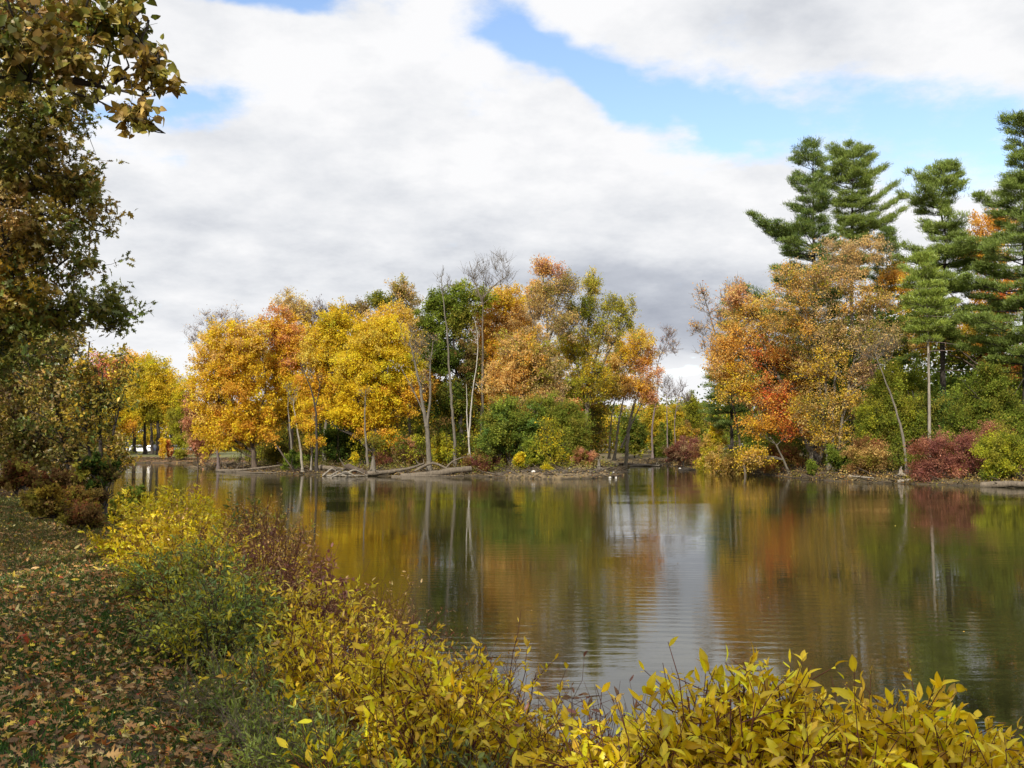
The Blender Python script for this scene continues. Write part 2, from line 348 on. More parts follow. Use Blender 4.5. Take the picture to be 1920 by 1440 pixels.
def tree(name, label, Y, trunk, r0, blobs, ncl, nl, ls, pal, bark='brown', clr=.9, limbs=4, tw=6, seed=1, cat='tree', group=None, base=None, tpl=T_DIAM,
         extra=(), leafmat=None, twig_r=.012, droop=0.0, up=.35, trmin=.02, stems=(), flare=1.5, parts=True, sides=8, zscale=.95):
    """broadleaf tree: trunk through photograph points at depth Y, limbs into each lobe, branchlets, twigs, leaves"""
    rng = rngf(seed); col = BK[bark]
    far = Y > 60
    if far and nl > 20: ls *= .9; nl = int(nl * 1.75); ncl = int(ncl * 1.25)
    tp = [at(p[0], p[1], Y + (p[2] if len(p) > 2 else 0)) for p in trunk]
    if base is None:
        tp[0][2] = hz(tp[0][0], tp[0][1]) - .05
    org = tp[0].copy(); org[2] += .05
    root = thing(name, label, cat, org, group)
    wood = MB(); nodes, nrad = [], []
    def stem(pts, ra, rb, sd=8):
        pts = np.array(pts); seg = np.r_[0, np.cumsum(np.linalg.norm(np.diff(pts, axis=0), axis=1))]; m = max(8, int(seg[-1] / .55))
        t = np.linspace(0, seg[-1], m); q = np.stack([np.interp(t, seg, pts[:, i]) for i in range(3)], 1)
        for _ in range(3): q[1:-1] = (q[:-2] + q[1:-1] * 2 + q[2:]) / 4
        q[1:-1] += rng.normal(size=(m - 2, 3)) * (.012 * ra / .1 + .006)
        u = t / seg[-1]; r = ra * (1 - u) + rb * u; r[u < .08] *= 1 + (flare - 1) * (1 - u[u < .08] / .08) ** 2
        tubes(wood, q[None], r[None], col * rng.uniform(.9, 1.1), sd, rng); nodes.append(q[2:]); nrad.append(r[2:])
    stem(tp, r0, max(r0 * .22, trmin), sides)
    for s in stems:
        sp = [at(p[0], p[1], Y + (p[2] if len(p) > 2 else 0)) for p in s[1:]]; stem(sp, r0 * s[0], max(r0 * s[0] * (.25 if far else .06), trmin if far else .004), max(5, sides - 2))
    B = []
    for b in blobs:
        c = at(b[0], b[1], Y + (b[5] if len(b) > 5 else 0)); rx = b[2] / F * Y; rz = b[3] / F * Y
        B.append((c, rx, min(rx, 1.2 * rz) * .9, rz, 1.0 if len(b) < 5 or isinstance(b[4], str) else b[4]))
    bp = [b[4] if len(b) > 4 and isinstance(b[4], str) else pal for b in blobs]
    tn = np.concatenate(nodes); tr = np.concatenate(nrad)
    for b in B:
        for _ in range(limbs):
            tgt = b[0] + norm(rng.normal(size=3)) * np.array(b[1:4]) * rng.uniform(.35, .85); dv = tgt - tn; dh = np.hypot(dv[:, 0], dv[:, 1])
            cost = np.linalg.norm(dv, axis=1) + 2.2 * np.maximum(0, .55 * dh - dv[:, 2]) + rng.uniform(0, .8, len(tn))
            k = int(cost.argmin()); p0 = tn[k]; L = np.linalg.norm(tgt - p0)
            p1 = p0 + (tgt - p0) * .45 + np.array([0, 0, L * rng.uniform(-.02, .18)]) + rng.normal(size=3) * L * .07
            q = bez(p0, p1, tgt, 9)[0]; q[1:-1] += rng.normal(size=(7, 3)) * L * .012
            ra = min(tr[k] * .62, .012 * L + .02); r = np.linspace(ra, max(.012, ra * .2), 9)
            tubes(wood, q[None], r[None], col, 5); nodes.append(q[2:]); nrad.append(r[2:])
    an = np.concatenate(nodes); ar = np.concatenate(nrad); ok = ar < max(r0 * .75, .03); an, ar = an[ok], ar[ok]
    if ncl == 0: cl = np.zeros((0, 3)); kb = np.zeros(0, int)
    else: cl, kb = in_blobs(rng, B, ncl)
    gz = hgt(cl[:, 0], cl[:, 1]) + .12 if ncl else np.zeros(0); cl[:, 2] = np.maximum(cl[:, 2], gz)
    crown = MB()
    if ncl:
        dv = cl[:, None] - an[None]; dh = np.hypot(dv[..., 0], dv[..., 1]); cost = np.linalg.norm(dv, axis=2) + 1.4 * np.maximum(0, .35 * dh - dv[..., 2]) 
        k = cost.argmin(1); p0 = an[k]; L = np.linalg.norm(cl - p0, axis=1, keepdims=True)
        p1 = p0 * .5 + cl * .5 + np.array([0, 0, 1]) * L * .12 + rng.normal(size=cl.shape) * L * .08
        Q = bez(p0, p1, cl, 5); rr = np.minimum(ar[k] * .7, .009 * L[:, 0] + .008)[:, None] * np.linspace(1, .35, 5)[None]
        tubes(wood, Q, np.maximum(rr, twig_r * .6), col * .95, 4)
        od = norm(cl - p0 + np.array([0, 0, up]))
        # twigs
        ti = np.repeat(np.arange(ncl), tw); st = Q[ti, rng.integers(2, 5, len(ti))]
        td = norm(od[ti] * .7 + norm(rng.normal(size=(len(ti), 3))) * 1.0 + np.array([0, 0, up * .6 - droop])); tl = clr * rng.uniform(.45, 1.1, (len(ti), 1)); en = st + td * tl * np.array([1, 1, zscale])
        md = (st + en) / 2 + rng.normal(size=st.shape) * .05 * clr
        tubes(wood, np.stack([st, md, en], 1), np.tile(np.array([twig_r, twig_r * .7, twig_r * .4]), (len(ti), 1)), col * .9, 3)
        # leaves
        n = ncl * nl
        if n:
            wi = rng.integers(len(ti), size=n); t = rng.uniform(.15, 1.08, (n, 1)) ** .8
            pos = st[wi] * (1 - t) + en[wi] * t + rng.normal(size=(n, 3)) * clr * (.17 if far else .09)
            ld = norm(td[wi] * .5 + norm(rng.normal(size=(n, 3))) + np.array([0, 0, -.15 - droop])); ln = norm(rng.normal(size=(n, 3)) + np.array([0, 0, .9]))
            cols = np.zeros((n, 3)); kk = kb[ti[wi]]
            for pname in set(bp):
                sel = np.isin(kk, [i for i, q_ in enumerate(bp) if q_ == pname])
                if sel.any(): cols[sel] = colours(rng, int(sel.sum()), pname, ti[wi][sel])
            pos[:, 2] = np.maximum(pos[:, 2], .06)
            leaves(crown, tpl, pos, ld, ln, ls * rng.uniform(.5, 1.45, n), cols)
    wood.build('trunk', M_BARK, root, org, smooth=True)
    if crown.n: crown.build('crown', leafmat or M_LEAF, root, org)
    return root
def pine(name, label, Y, trunk, r0, prof, nw, seed=1, bark='dark', pal='PG PG2 PG3', group=None, extra=(), dens=1.0, gap=.0):
    """conifer: straight trunk, whorled limbs whose reach follows the outline (py, left px, right px), brushes of needles on the limbs"""
    rng = rngf(seed); tp = [at(p[0], p[1], Y) for p in trunk]; tp[0][2] = hz(tp[0][0], tp[0][1]) - .05; org = tp[0].copy(); org[2] += .05
    root = thing(name, label, 'tree', org, group); wood = MB(); pts = np.array(tp); seg = np.r_[0, np.cumsum(np.linalg.norm(np.diff(pts, axis=0), axis=1))]; m = 26; t = np.linspace(0, seg[-1], m)
    q = np.stack([np.interp(t, seg, pts[:, i]) for i in range(3)], 1); tubes(wood, q[None], np.linspace(r0, .03, m)[None], BK[bark], 9, rng)
    prof = np.array(prof, float); zt = at(0, prof[0, 0], Y)[2]; zb = at(0, prof[-1, 0], Y)[2]; zs = np.array([at(0, p, Y)[2] for p in prof[:, 0]])[::-1]
    Lp, Rp = prof[::-1, 1], prof[::-1, 2]; br = []
    for z in np.linspace(zb, zt - .15, nw) + rng.uniform(-.22, .22, nw):
        cx = np.interp(z, q[:, 2], q[:, 0]); c = np.array([cx, Y, z]); lx = cx - P2(np.interp(z, zs, Lp), Y); rx = P2(np.interp(z, zs, Rp), Y) - cx
        a0 = rng.uniform(0, 6.28); nb = rng.integers(3, 7); wf = rng.uniform(.62, 1.14) if z < zt - 1.5 else .95
        for k in range(nb):
            if rng.uniform() < gap: continue
            a = a0 + k * 6.283 / nb + rng.uniform(-.4, .4); w = .5 + .5 * math.cos(a); L = max(.25, wf * (rx * w + lx * (1 - w)) * rng.uniform(.42, 1.12))
            br.append((c, a, L, (z - zb) / (zt - zb)))
    for (px, py, ex, ey) in extra:
        c = at(px, py, Y); e = at(ex, ey, Y); br.append((c, None, e, .5))
    cr = MB(); 
    nd = 16; zz = rng.uniform(zb - .18 * (zt - zb), zb + .35 * (zt - zb), nd); ad = rng.uniform(0, 6.28, nd); Ld = rng.uniform(.6, 2.2, nd); c0 = np.stack([np.interp(zz, q[:, 2], q[:, 0]), np.full(nd, float(Y)), zz], 1)
    e0 = c0 + np.stack([np.cos(ad) * Ld, np.sin(ad) * Ld, rng.uniform(-.2, .25, nd) * Ld], 1); tubes(wood, bez(c0, (c0 + e0) / 2 + [0, 0, .1], e0, 5), np.tile(np.linspace(.035, .008, 5), (nd, 1)), BK['mauve'], 4)
    for c, a, L, u in br:
        if a is None: e = L; L = np.linalg.norm(e - c); 
        else: e = c + np.array([math.cos(a) * L, math.sin(a) * L, L * (.06 + .62 * u ** 2 + rng.uniform(-.12, .16))])
        p1 = (c + e) / 2 + np.array([0, 0, -.07 * L]); Q = bez(c, p1, e, 8)[0]; ra = .011 * L + .014
        tubes(wood, Q[None], np.linspace(ra, .01, 8)[None], BK[bark], 4)
        ns = max(8, int(L * 9 * dens)); s = rng.uniform(.28, 1.03, ns) ** .8; P0 = np.stack([np.interp(s, np.linspace(0, 1, 8), Q[:, i]) for i in range(3)], 1)
        d = norm(e - c); lat = norm(np.cross(d, [0, 0, 1])); wd_ = (.16 + .30 * L * np.clip(1.2 - s, 0, 1) * .8)[:, None]
        off = rng.uniform(-1, 1, (ns, 1)); P1 = P0 + lat * off * wd_ * 1.6 + d * np.abs(off) * wd_ * .5 + np.array([0, 0, 1]) * rng.uniform(-.02, .22, (ns, 1))
        tubes(wood, np.stack([P0, (P0 + P1) / 2 + [0, 0, -.02], P1], 1), np.tile([.012, .01, .006], (ns, 1)), BK[bark], 3)
        nn = 36; gi = np.repeat(np.arange(ns), nn); dr = norm(norm(rng.normal(size=(len(gi), 3))) + d * .6 + np.array([0, 0, .75]) + (lat * off)[gi] * .5)
        pos = P1[gi] + rng.normal(size=(len(gi), 3)) * np.array([.19, .19, .085])
        leaves(cr, T_BLADE, pos, dr, norm(rng.normal(size=dr.shape) + [0, 0, .5]), rng.uniform(.17, .32, len(gi)), colours(rng, len(gi), pal, gi))
    wood.build('trunk', M_BARK, root, org, smooth=True); cr.build('crown', M_NEEDLE, root, org)
    return root
C['PG'] = np.array((.17, .225, .045)); C['PG2'] = np.array((.21, .28, .055)); C['PG3'] = np.array((.09, .155, .035)); C['PY'] = np.array((.29, .36, .06))
def shrub(name, label, x, y, rx, ry, H, nst, nlf, ls, pal, tpl=T_ELL, stemc='red', seed=1, cat='shrub', z0=None, lean=(0, 0), side=7, bare=.3, r=.006, group=None, spread=.45, leafup=.5, tl=.26, parts=True, tilt=.6, hv=(.6, 1.08), sh=.45):
    """many-stemmed shrub: arching stems from one crown of roots, side twigs, leaves set along the twigs"""
    rng = rngf(seed); z = hz(x, y) if z0 is None else z0; org = np.array([x, y, z]); root = thing(name, label, cat, org, group); wood = MB(); lf = MB()
    a = rng.uniform(0, 6.283, nst); rr = rng.uniform(0, 1, nst) ** .55
    b0 = np.stack([x + np.cos(a) * rr * rx * spread, y + np.sin(a) * rr * ry * spread, np.zeros(nst)], 1); b0[:, 2] = np.maximum(hgt(b0[:, 0], b0[:, 1]), -.1) - .02
    hh = H * (1 - sh * rr ** 2) * rng.uniform(*hv, nst)
    tip = np.stack([x + np.cos(a) * rr * rx + lean[0] * hh, y + np.sin(a) * rr * ry + lean[1] * hh, z + hh], 1)
    mid = b0 * .5 + tip * .5; mid[:, :2] = b0[:, :2] * .7 + tip[:, :2] * .3; mid[:, 2] = b0[:, 2] * .35 + tip[:, 2] * .65; mid += rng.normal(size=mid.shape) * .06 * H
    Q = bez(b0, mid, tip, 7); tubes(wood, Q, np.tile(np.linspace(r, r * .4, 7), (nst, 1)), BK[stemc] * rng.uniform(.7, 1.3, (nst, 1)), 4)
    si = np.repeat(np.arange(nst), side); t = rng.uniform(bare, 1, len(si)) * 5.999; k = t.astype(int); fr = (t - k)[:, None]; P0 = Q[si, k] * (1 - fr) + Q[si, k + 1] * fr
    sdv = norm(Q[si, k + 1] - Q[si, k]); td = norm(sdv * .7 + norm(rng.normal(size=P0.shape)) * 1.0); tll = tl * rng.uniform(.5, 1.2, (len(si), 1)); P2_ = P0 + td * tll
    tubes(wood, np.stack([P0, (P0 + P2_) / 2 + rng.normal(size=P0.shape) * .01, P2_], 1), np.tile([r * .5, r * .4, r * .25], (len(si), 1)), BK[stemc], 3)
    if nlf:
        wi = rng.integers(len(si), size=nlf); t = rng.uniform(.05, 1.05, (nlf, 1)); pos = P0[wi] * (1 - t) + P2_[wi] * t
        d = norm(td[wi] * .8 + norm(rng.normal(size=pos.shape)) * .9 + [0, 0, .12]); n = norm(rng.normal(size=pos.shape) * tilt + [0, 0, leafup]); pos[:, 2] = np.maximum(pos[:, 2], .03)
        leaves(lf, tpl, pos, d, n, ls * rng.uniform(.35, 1.25, nlf), colours(rng, nlf, pal, si[wi]))
    wood.build('stems', M_BARK, root, org, smooth=True)
    if nlf: lf.build('foliage', M_NEAR, root, org)
    return root
# ================================================================== island trees (about 85-110 m away)
GI = 'autumn trees on the island'
tree('maple_tree', 'large golden orange maple drooping to the water at the left end of the island', 98, [(478, 862), (470, 780), (440, 690), (425, 620)], .26,
     [(425, 660, 68, 60, 'G G Y OT'), (395, 730, 48, 70, 'G G Y OT'), (455, 730, 62, 75, 'G O G Y'), (440, 805, 58, 50, 'G G Y O'), (485, 810, 40, 30, 'G Y O'), (400, 800, 38, 50, 'G G Y OT'), (470, 650, 35, 50, 'G Y OT')],
     430, 95, .20, 'G O Y', seed=11, group=GI, limbs=4, stems=[(.5, (474, 820), (500, 730), (490, 640)), (.5, (474, 830), (420, 760), (385, 680))])
tree('bare_tree', 'thin mauve grey leafless treetop behind the orange maple at the island tip', 107, [(410, 850), (405, 720), (400, 620), (395, 590)], .16,
     [(362, 632, 26, 22), (400, 605, 30, 26), (445, 600, 34, 24)], 60, 9, .15, 'MV OT BR', bark='mauve', seed=12, twig_r=.012, clr=1.1, limbs=6, tw=9, up=.9)
tree('maple_tree', 'small dusty red tree at the waterside left of the golden maple', 108, [(372, 862), (370, 800), (366, 750)], .1,
     [(368, 800, 22, 36), (378, 840, 22, 22), (360, 760, 14, 24)], 90, 90, .17, 'PK RB RB OT', seed=13)
tree('maple_tree', 'tall tree with pink orange top and golden lower crown right of the big golden maple', 101, [(548, 850), (540, 760), (535, 640), (530, 580)], .2,
     [(520, 620, 42, 42, 'O PK G'), (550, 660, 42, 46, 'O PK G'), (520, 700, 40, 50, 'G Y O'), (555, 740, 38, 45, 'G Y Y'), (530, 780, 34, 30, 'Y G OL')], 270, 85, .19, 'G O Y', bark='grey', seed=14, group=GI)
tree('ash_tree', 'pale straw coloured thin crown above the pink orange treetop', 110, [(548, 850), (548, 700), (545, 580)], .14,
     [(540, 572, 32, 24), (562, 590, 24, 26)], 75, 40, .16, 'TN YP OT', seed=15, bark='mauve', up=.9, clr=.9, limbs=6)
tree('bare_tree', 'bare grey treetop between the straw crown and the yellow maples', 112, [(600, 850), (602, 700), (600, 600)], .13,
     [(600, 595, 30, 34), (640, 600, 24, 22)], 90, 6, .16, 'MV BR', bark='mauve', seed=16, twig_r=.022, up=.9, clr=1.1, tw=9, limbs=6)
tree('maple_tree', 'bright yellow maple with full crown left of the widest yellow tree', 99, [(608, 855), (612, 760), (618, 660), (625, 600)], .2,
     [(630, 610, 46, 36, 'Y G YG'), (600, 660, 44, 45, 'Y G YP'), (650, 670, 46, 50, 'Y YG G'), (595, 725, 42, 40, 'Y G O'), (610, 770, 40, 26, 'Y G')], 290, 85, .19, 'Y G', bark='grey', seed=17, group=GI)
tree('maple_tree', 'widest bright yellow maple at the middle of the island with layered boughs', 93, [(700, 862), (705, 780), (712, 700), (718, 620)], .24,
     [(715, 640, 62, 48, 'Y Y G YP'), (670, 690, 50, 46, 'Y YP Y'), (735, 700, 60, 50, 'Y Y YG'), (690, 750, 66, 42, 'Y G Y'), (760, 740, 40, 40, 'G Y O'), (700, 800, 56, 24, 'Y G O'), (740, 835, 30, 14, 'O G Y'), (650, 775, 40, 24, 'Y Y'), (585, 768, 34, 18, 'Y G O')],
     480, 90, .18, 'Y G', bark='dark', seed=18, group=GI, zscale=.5, stems=[(.5, (703, 820), (665, 740), (650, 660)), (.5, (703, 820), (750, 750), (770, 690))])
tree('maple_tree', 'peach and gold crown reaching above the widest yellow maple', 103, [(772, 850), (765, 760), (758, 660), (755, 590)], .18,
     [(760, 612, 40, 40, 'OT G YP'), (735, 600, 32, 30, 'G G Y OT'), (775, 665, 36, 42, 'G OT OL'), (790, 730, 34, 40, 'O G BR'), (700, 610, 24, 26, 'G G Y OT')], 210, 75, .18, 'OT G', bark='grey', seed=19, group=GI)
tree('oak_tree', 'olive brown tufted treetop behind the peach crowned tree', 112, [(745, 850), (745, 700), (748, 560)], .15,
     [(752, 548, 24, 26, 'OT TN YG OL'), (735, 570, 26, 16, 'OL GR'), (708, 570, 22, 18, 'OL GR YG'), (675, 585, 26, 22, 'OL TN BR'), (770, 575, 24, 20, 'OL TN')], 95, 60, .19, 'OL BR', seed=20, up=.8)
tree('oak_tree', 'green leaved oak standing behind the tall dead snag', 103, [(868, 855), (862, 760), (852, 660), (848, 580)], .26,
     [(845, 575, 44, 38, 'GR GR LG'), (812, 610, 32, 42, 'GR LG'), (870, 600, 36, 44, 'GR OL'), (830, 670, 42, 40, 'GR GR DG'), (880, 680, 32, 44, 'GR BR'), (865, 550, 20, 18, 'GR LG YG'), (905, 560, 22, 18, 'LG YG'), (850, 750, 40, 40, 'GR DG OL')],
     300, 85, .21, 'GR', bark='dark', seed=21)
tree('maple_tree', 'orange maple glowing behind the white dead trunk', 106, [(905, 858), (905, 760), (920, 650), (935, 590)], .22,
     [(950, 570, 40, 36, 'G G Y OT'), (915, 610, 34, 40, 'O G OT'), (970, 620, 42, 44, 'O OT TN'), (900, 700, 30, 24, 'O G G'), (915, 745, 24, 18, 'O G O'), (930, 670, 34, 30, 'O G'), (825, 690, 24, 20, 'O G'), (815, 725, 22, 20, 'O Y')],
     280, 85, .19, 'O OT', bark='grey', seed=22, group=GI)
tree('maple_tree', 'broad rust brown tree above the dark green willow bush', 92, [(1012, 868), (1010, 790), (1008, 700), (1008, 620)], .22,
     [(980, 660, 52, 46, 'OT O TN YG'), (950, 710, 48, 38, 'OT OT O'), (1015, 690, 46, 50, 'OT TN YG OL'), (975, 750, 62, 30, 'OT O TN YG'), (1030, 740, 34, 30, 'OT TN'), (960, 780, 40, 16, 'OT O'), (1060, 770, 30, 14, 'R OT')],
     350, 78, .18, 'OT TN', bark='grey', seed=23, group=GI, stems=[(.6, (1010, 800), (985, 700), (1000, 600))])
tree('maple_tree', 'tallest thin crown with coral tinted open top on the island', 97, [(1030, 865), (1025, 760), (1028, 640), (1022, 540), (1015, 500)], .2,
     [(1015, 512, 16, 22, 'OT O PK'), (1045, 515, 24, 16, 'OT PK'), (1062, 545, 24, 24, 'OT OL TN'), (1025, 560, 38, 30, 'OT OT OL'), (1050, 610, 40, 40, 'OL OT TN'), (1010, 580, 24, 30, 'OT TN')],
     190, 34, .17, 'OT', bark='tan', seed=24, up=1.0, limbs=6, zscale=1.1, clr=1.0, stems=[(.6, (1027, 640), (1055, 580), (1080, 540)), (.6, (1027, 660), (995, 590), (985, 545))])
tree('ash_tree', 'open olive yellow tree with pale forked stems leaning right', 100, [(1095, 862), (1100, 780), (1115, 680), (1135, 600), (1155, 560)], .22,
     [(1110, 545, 22, 32, 'YG YP OL'), (1160, 585, 36, 26, 'YG YP OL'), (1095, 590, 34, 30, 'OL GR YG'), (1130, 630, 44, 36, 'YG OL OT'), (1085, 660, 40, 40, 'OL YG G'), (1110, 720, 44, 40, 'OL G YG'), (1075, 740, 30, 34, 'OL YG'), (1170, 620, 24, 26, 'YG OL')],
     290, 52, .17, 'OL YG', bark='tan', seed=25, up=1.0, limbs=5, zscale=1.1, stems=[(.7, (1100, 780), (1100, 650), (1110, 520)), (.6, (1105, 740), (1150, 640), (1195, 575)), (.5, (1100, 760), (1072, 650), (1060, 580))])
tree('maple_tree', 'round topped orange tree at the right end of the island above slender trunks', 116, [(1170, 862), (1180, 790), (1200, 720), (1205, 660)], .26,
     [(1190, 650, 42, 40, 'G G Y OT'), (1160, 690, 36, 36, 'OT O OL'), (1212, 690, 30, 40, 'OT O PK'), (1185, 730, 46, 24, 'OT G O'), (1150, 730, 26, 24, 'OL OT'), (1215, 745, 18, 20, 'OT PK')], 260, 72, .18, 'O OT', bark='pale', seed=26, group=GI,
     stems=[(.7, (1152, 864), (1160, 790), (1175, 720)), (.55, (1142, 860), (1145, 790), (1155, 740)), (.5, (1165, 840), (1195, 770), (1225, 720))])
tree('ash_tree', 'olive gold crown filling in behind the forked olive yellow tree', 112, [(1075, 860), (1078, 760), (1085, 660)], .2,
     [(1060, 650, 40, 50, 'OL YG G'), (1100, 690, 44, 50, 'OL G YG'), (1070, 740, 50, 50, 'G OL BR'), (1125, 740, 40, 46, 'OL G'), (1040, 690, 34, 50, 'OL TN G'), (1095, 800, 50, 40, 'OL GR BR')], 230, 60, .19, 'OL YG', bark='grey', seed=27, up=.7)
tree('maple_tree', 'amber crown filling in between the green oak and the broad rust tree', 110, [(940, 860), (942, 770), (950, 680)], .2,
     [(940, 650, 50, 50, 'O G OT'), (985, 620, 44, 44, 'OT O G'), (900, 650, 34, 44, 'G OL O'), (930, 720, 50, 44, 'O G OT'), (1005, 560, 30, 30, 'OT O')], 220, 66, .19, 'O', bark='grey', seed=28, up=.6)
tree('maple_tree', 'golden crown filling in behind the yellow maples left of the green oak', 111, [(650, 860), (652, 770), (655, 690)], .2,
     [(650, 640, 50, 44, 'G Y OL'), (700, 640, 50, 44, 'Y G OT'), (580, 640, 40, 50, 'G OT Y'), (640, 720, 60, 50, 'G Y OL'), (790, 650, 36, 50, 'OL G OT'), (480, 690, 40, 60, 'G OT OL')], 250, 66, .20, 'G', bark='grey', seed=29, up=.6)
# ---- small trees, bushes and dead wood along the island shore
GB = 'bushes along the island shore'
def bush(name, label, px, Y, W, H, pal, n, seed, ls=.16, lobes=5, bark='dark', group=GB, cat='shrub', py=None, open_=0.0):
    """leafy bush on several stems, its lobes spread over width W and height H in photograph pixels"""
    rng = rngf(seed); x = P2(px, Y); z = hz(x, Y); b = 720 - F * math.tan(math.atan((z - CAMZ) / Y) - PITCH); b = b if py is None else py
    bl = [(px, b - H * .42, W * .36, H * .42)]
    for k in range(lobes):
        a = rng.uniform(-1, 1); v = rng.uniform(.15, .8) * (1 - .3 * abs(a)); bl.append((px + a * W * .34, b - H * v, W * rng.uniform(.16, .26), H * rng.uniform(.16, .26)))
    st = [(.7, (px, b - 2), (px + rng.uniform(-.2, .2) * W, b - H * .4), (px + rng.uniform(-.4, .4) * W, b - H * .75)) for _ in range(3)]
    area = (W / F * Y) * (H / F * Y); ncl = int(min(260, max(18, area * 3.4))); nl = int(n / ncl)
    return tree(name, label, Y, [(px, b), (px + rng.uniform(-.1, .1) * W, b - H * .5), (px, b - H * .8)], max(.03, .004 * H / F * Y * 3), bl, ncl, max(4, nl), ls, pal, bark=bark, clr=max(.3, min(.8, .22 * W / F * Y)), limbs=3, seed=seed, cat=cat,
                group=group, stems=st, flare=1.1, sides=6, twig_r=.009, trmin=.012)
bush('willow_bush', 'big dark green willow bush right of the white dead trunk', 958, 86, 150, 168, 'GR LG BG GR OL', 30000, 41, .15, 8)
bush('willow_bush', 'grey green feathery bush between the dark willow and the yellow leaved sapling', 1056, 87, 130, 165, 'OL GR LG OL', 24000, 42, .13, 8)
bush('yellow_sapling', 'sapling with sprays of lemon yellow leaves in front of the grey green bush', 1036, 82.5, 86, 96, 'Y YG OL GR', 2100, 43, .16, 7, bark='dark')
bush('barberry_bush', 'round rusty pink bush on the muddy bank beside the root stump', 1096, 82.5, 46, 52, 'RB PK PK OL', 6500, 44, .10, 4)
bush('yellow_sapling', 'small bright yellow bush low on the muddy bank left of the sapling', 974, 80.5, 34, 44, 'Y YG Y', 2000, 45, .14, 3)
bush('yellow_sapling', 'tiny yellow seedling at the water edge of the muddy bank', 1024, 78.4, 18, 20, 'Y YG', 500, 46, .12, 2)
bush('green_shrub', 'fresh green shrub behind the small bright yellow bush', 990, 83, 44, 58, 'LG GR YG', 4200, 47, .13, 4)
bush('red_shrub', 'low wine brown thicket at the foot of the white dead trunk', 912, 86, 74, 40, 'PU RB PU OL', 9000, 48, .10, 6)
bush('yellow_sapling', 'pale yellow sapling right beside the white dead trunk', 896, 90, 30, 62, 'YP Y YG', 2600, 49, .13, 4)
bush('green_shrub', 'yellow green shrub between the forked grey tree and the dead snag', 826, 91, 60, 62, 'YG LG OL Y', 7200, 50, .13, 6)
bush('green_shrub', 'dull olive and pink shrub left of the forked grey tree', 768, 92, 66, 58, 'OL TN PK OL', 7500, 51, .12, 6)
bush('red_shrub', 'brownish red low shrub right of the broken stump', 716, 91, 50, 26, 'PU RB OL', 4200, 52, .10, 4)
bush('cedar_bush', 'dark green rounded evergreen behind the thin dark trunk', 640, 97, 84, 96, 'DG GR DG', 15000, 53, .15, 7)
bush('green_shrub', 'small green shrub at the foot of the pale leaning trunk', 552, 94, 40, 46, 'GR LG DG', 4800, 54, .13, 4)
bush('yellow_sapling', 'single lemon yellow sprig left of the broken stump', 664, 90, 20, 36, 'Y YG', 700, 55, .13, 3)
tree('maple_tree', 'little orange and yellow maple with layered sprays among the pale trunks', 91, [(586, 868), (584, 840), (578, 810)], .05, [(575, 800, 26, 12), (590, 832, 22, 12), (562, 790, 16, 8)], 46, 44, .15, 'O G Y G', seed=56, clr=.5, bark='dark', trmin=.02)
bush('green_shrub', 'green thicket behind the forked grey tree', 800, 98, 60, 80, 'GR DG LG', 9000, 57, .14, 6)
bush('green_shrub', 'dark thicket under the golden maple boughs', 520, 101, 70, 40, 'DG DB OL', 7000, 58, .14, 6)
def dead(name, label, Y, trunk, r0, blobs, ncl, bark, seed, stems=(), nl=0, pal='BR', tr=.018, clr=.9, limbs=5, up=.9, group=None, tw=7, ls=.14):
    return tree(name, label, Y, trunk, r0, blobs, ncl, nl, ls, pal, bark=bark, seed=seed, stems=stems, twig_r=tr, clr=clr, limbs=limbs, up=up, group=group, tw=tw, flare=1.6, zscale=1.1)
dead('dead_snag', 'tall thin grey dead trunk with a few bare twigs at its top', 90, [(854, 862), (850, 790), (843, 700), (838, 620), (830, 555), (828, 530)], .155, [(826, 525, 12, 26), (842, 535, 10, 26)], 16, 'grey', 61, limbs=4, clr=.7, tw=4)
dead('dead_tree', 'white barkless forked dead trunk at the water edge', 87.5, [(884, 878), (879, 830), (875, 790), (876, 740), (874, 720)], .10, [(892, 640, 10, 50)], 8, 'white', 62, stems=[(.8, (879, 820), (884, 750), (893, 690), (898, 640), (890, 600)), (.6, (882, 860), (878, 840), (873, 880))], limbs=3, clr=.5, tw=3)
dead('dead_tree', 'tall bare tree with a wide fan of leafless branches at the island top', 98, [(903, 860), (904, 760), (905, 640), (905, 560)], .2, [(895, 520, 28, 36), (930, 505, 38, 30), (945, 530, 24, 18), (905, 545, 20, 20)], 80, 'tan', 63, stems=[(.4, (905, 570), (890, 530), (880, 490)), (.4, (905, 560), (930, 530), (962, 512))], tr=.014, clr=1.2, limbs=7, tw=6)
dead('grey_tree', 'smooth grey trunk forking above the sand with a thin brown crown', 88, [(805, 868), (804, 830), (797, 780), (790, 740), (780, 690), (768, 640)], .24, [(770, 640, 34, 40), (800, 660, 24, 40), (785, 720, 26, 20)], 44, 'grey', 64, stems=[(.6, (800, 800), (808, 750), (805, 690), (812, 640)), (.3, (797, 780), (770, 720), (745, 680))], nl=14, pal='OT TN G', clr=.9)
dead('dark_tree', 'slender dark leaning trunk on the sand with a bent top', 90.5, [(594, 868), (594, 820), (592, 760), (586, 735), (570, 700), (563, 680)], .15, [(575, 690, 16, 24), (596, 720, 14, 18)], 12, 'dark', 65, nl=6, pal='O Y', limbs=3, clr=.6, stems=[(.4, (592, 760), (600, 730), (598, 700))])
dead('pale_tree', 'pale leaning trunk left of the slender dark tree', 91, [(568, 868), (564, 840), (558, 810), (554, 785), (548, 740)], .12, [(548, 740, 14, 20)], 8, 'pale', 66, nl=10, pal='G Y', limbs=2, clr=.5)
dead('pale_tree', 'short pale stem just left of the slender dark trunk', 92, [(583, 868), (585, 850), (586, 830), (588, 800)], .09, [(588, 790, 10, 14)], 5, 'pale', 67, nl=8, pal='G O', limbs=2, clr=.4)
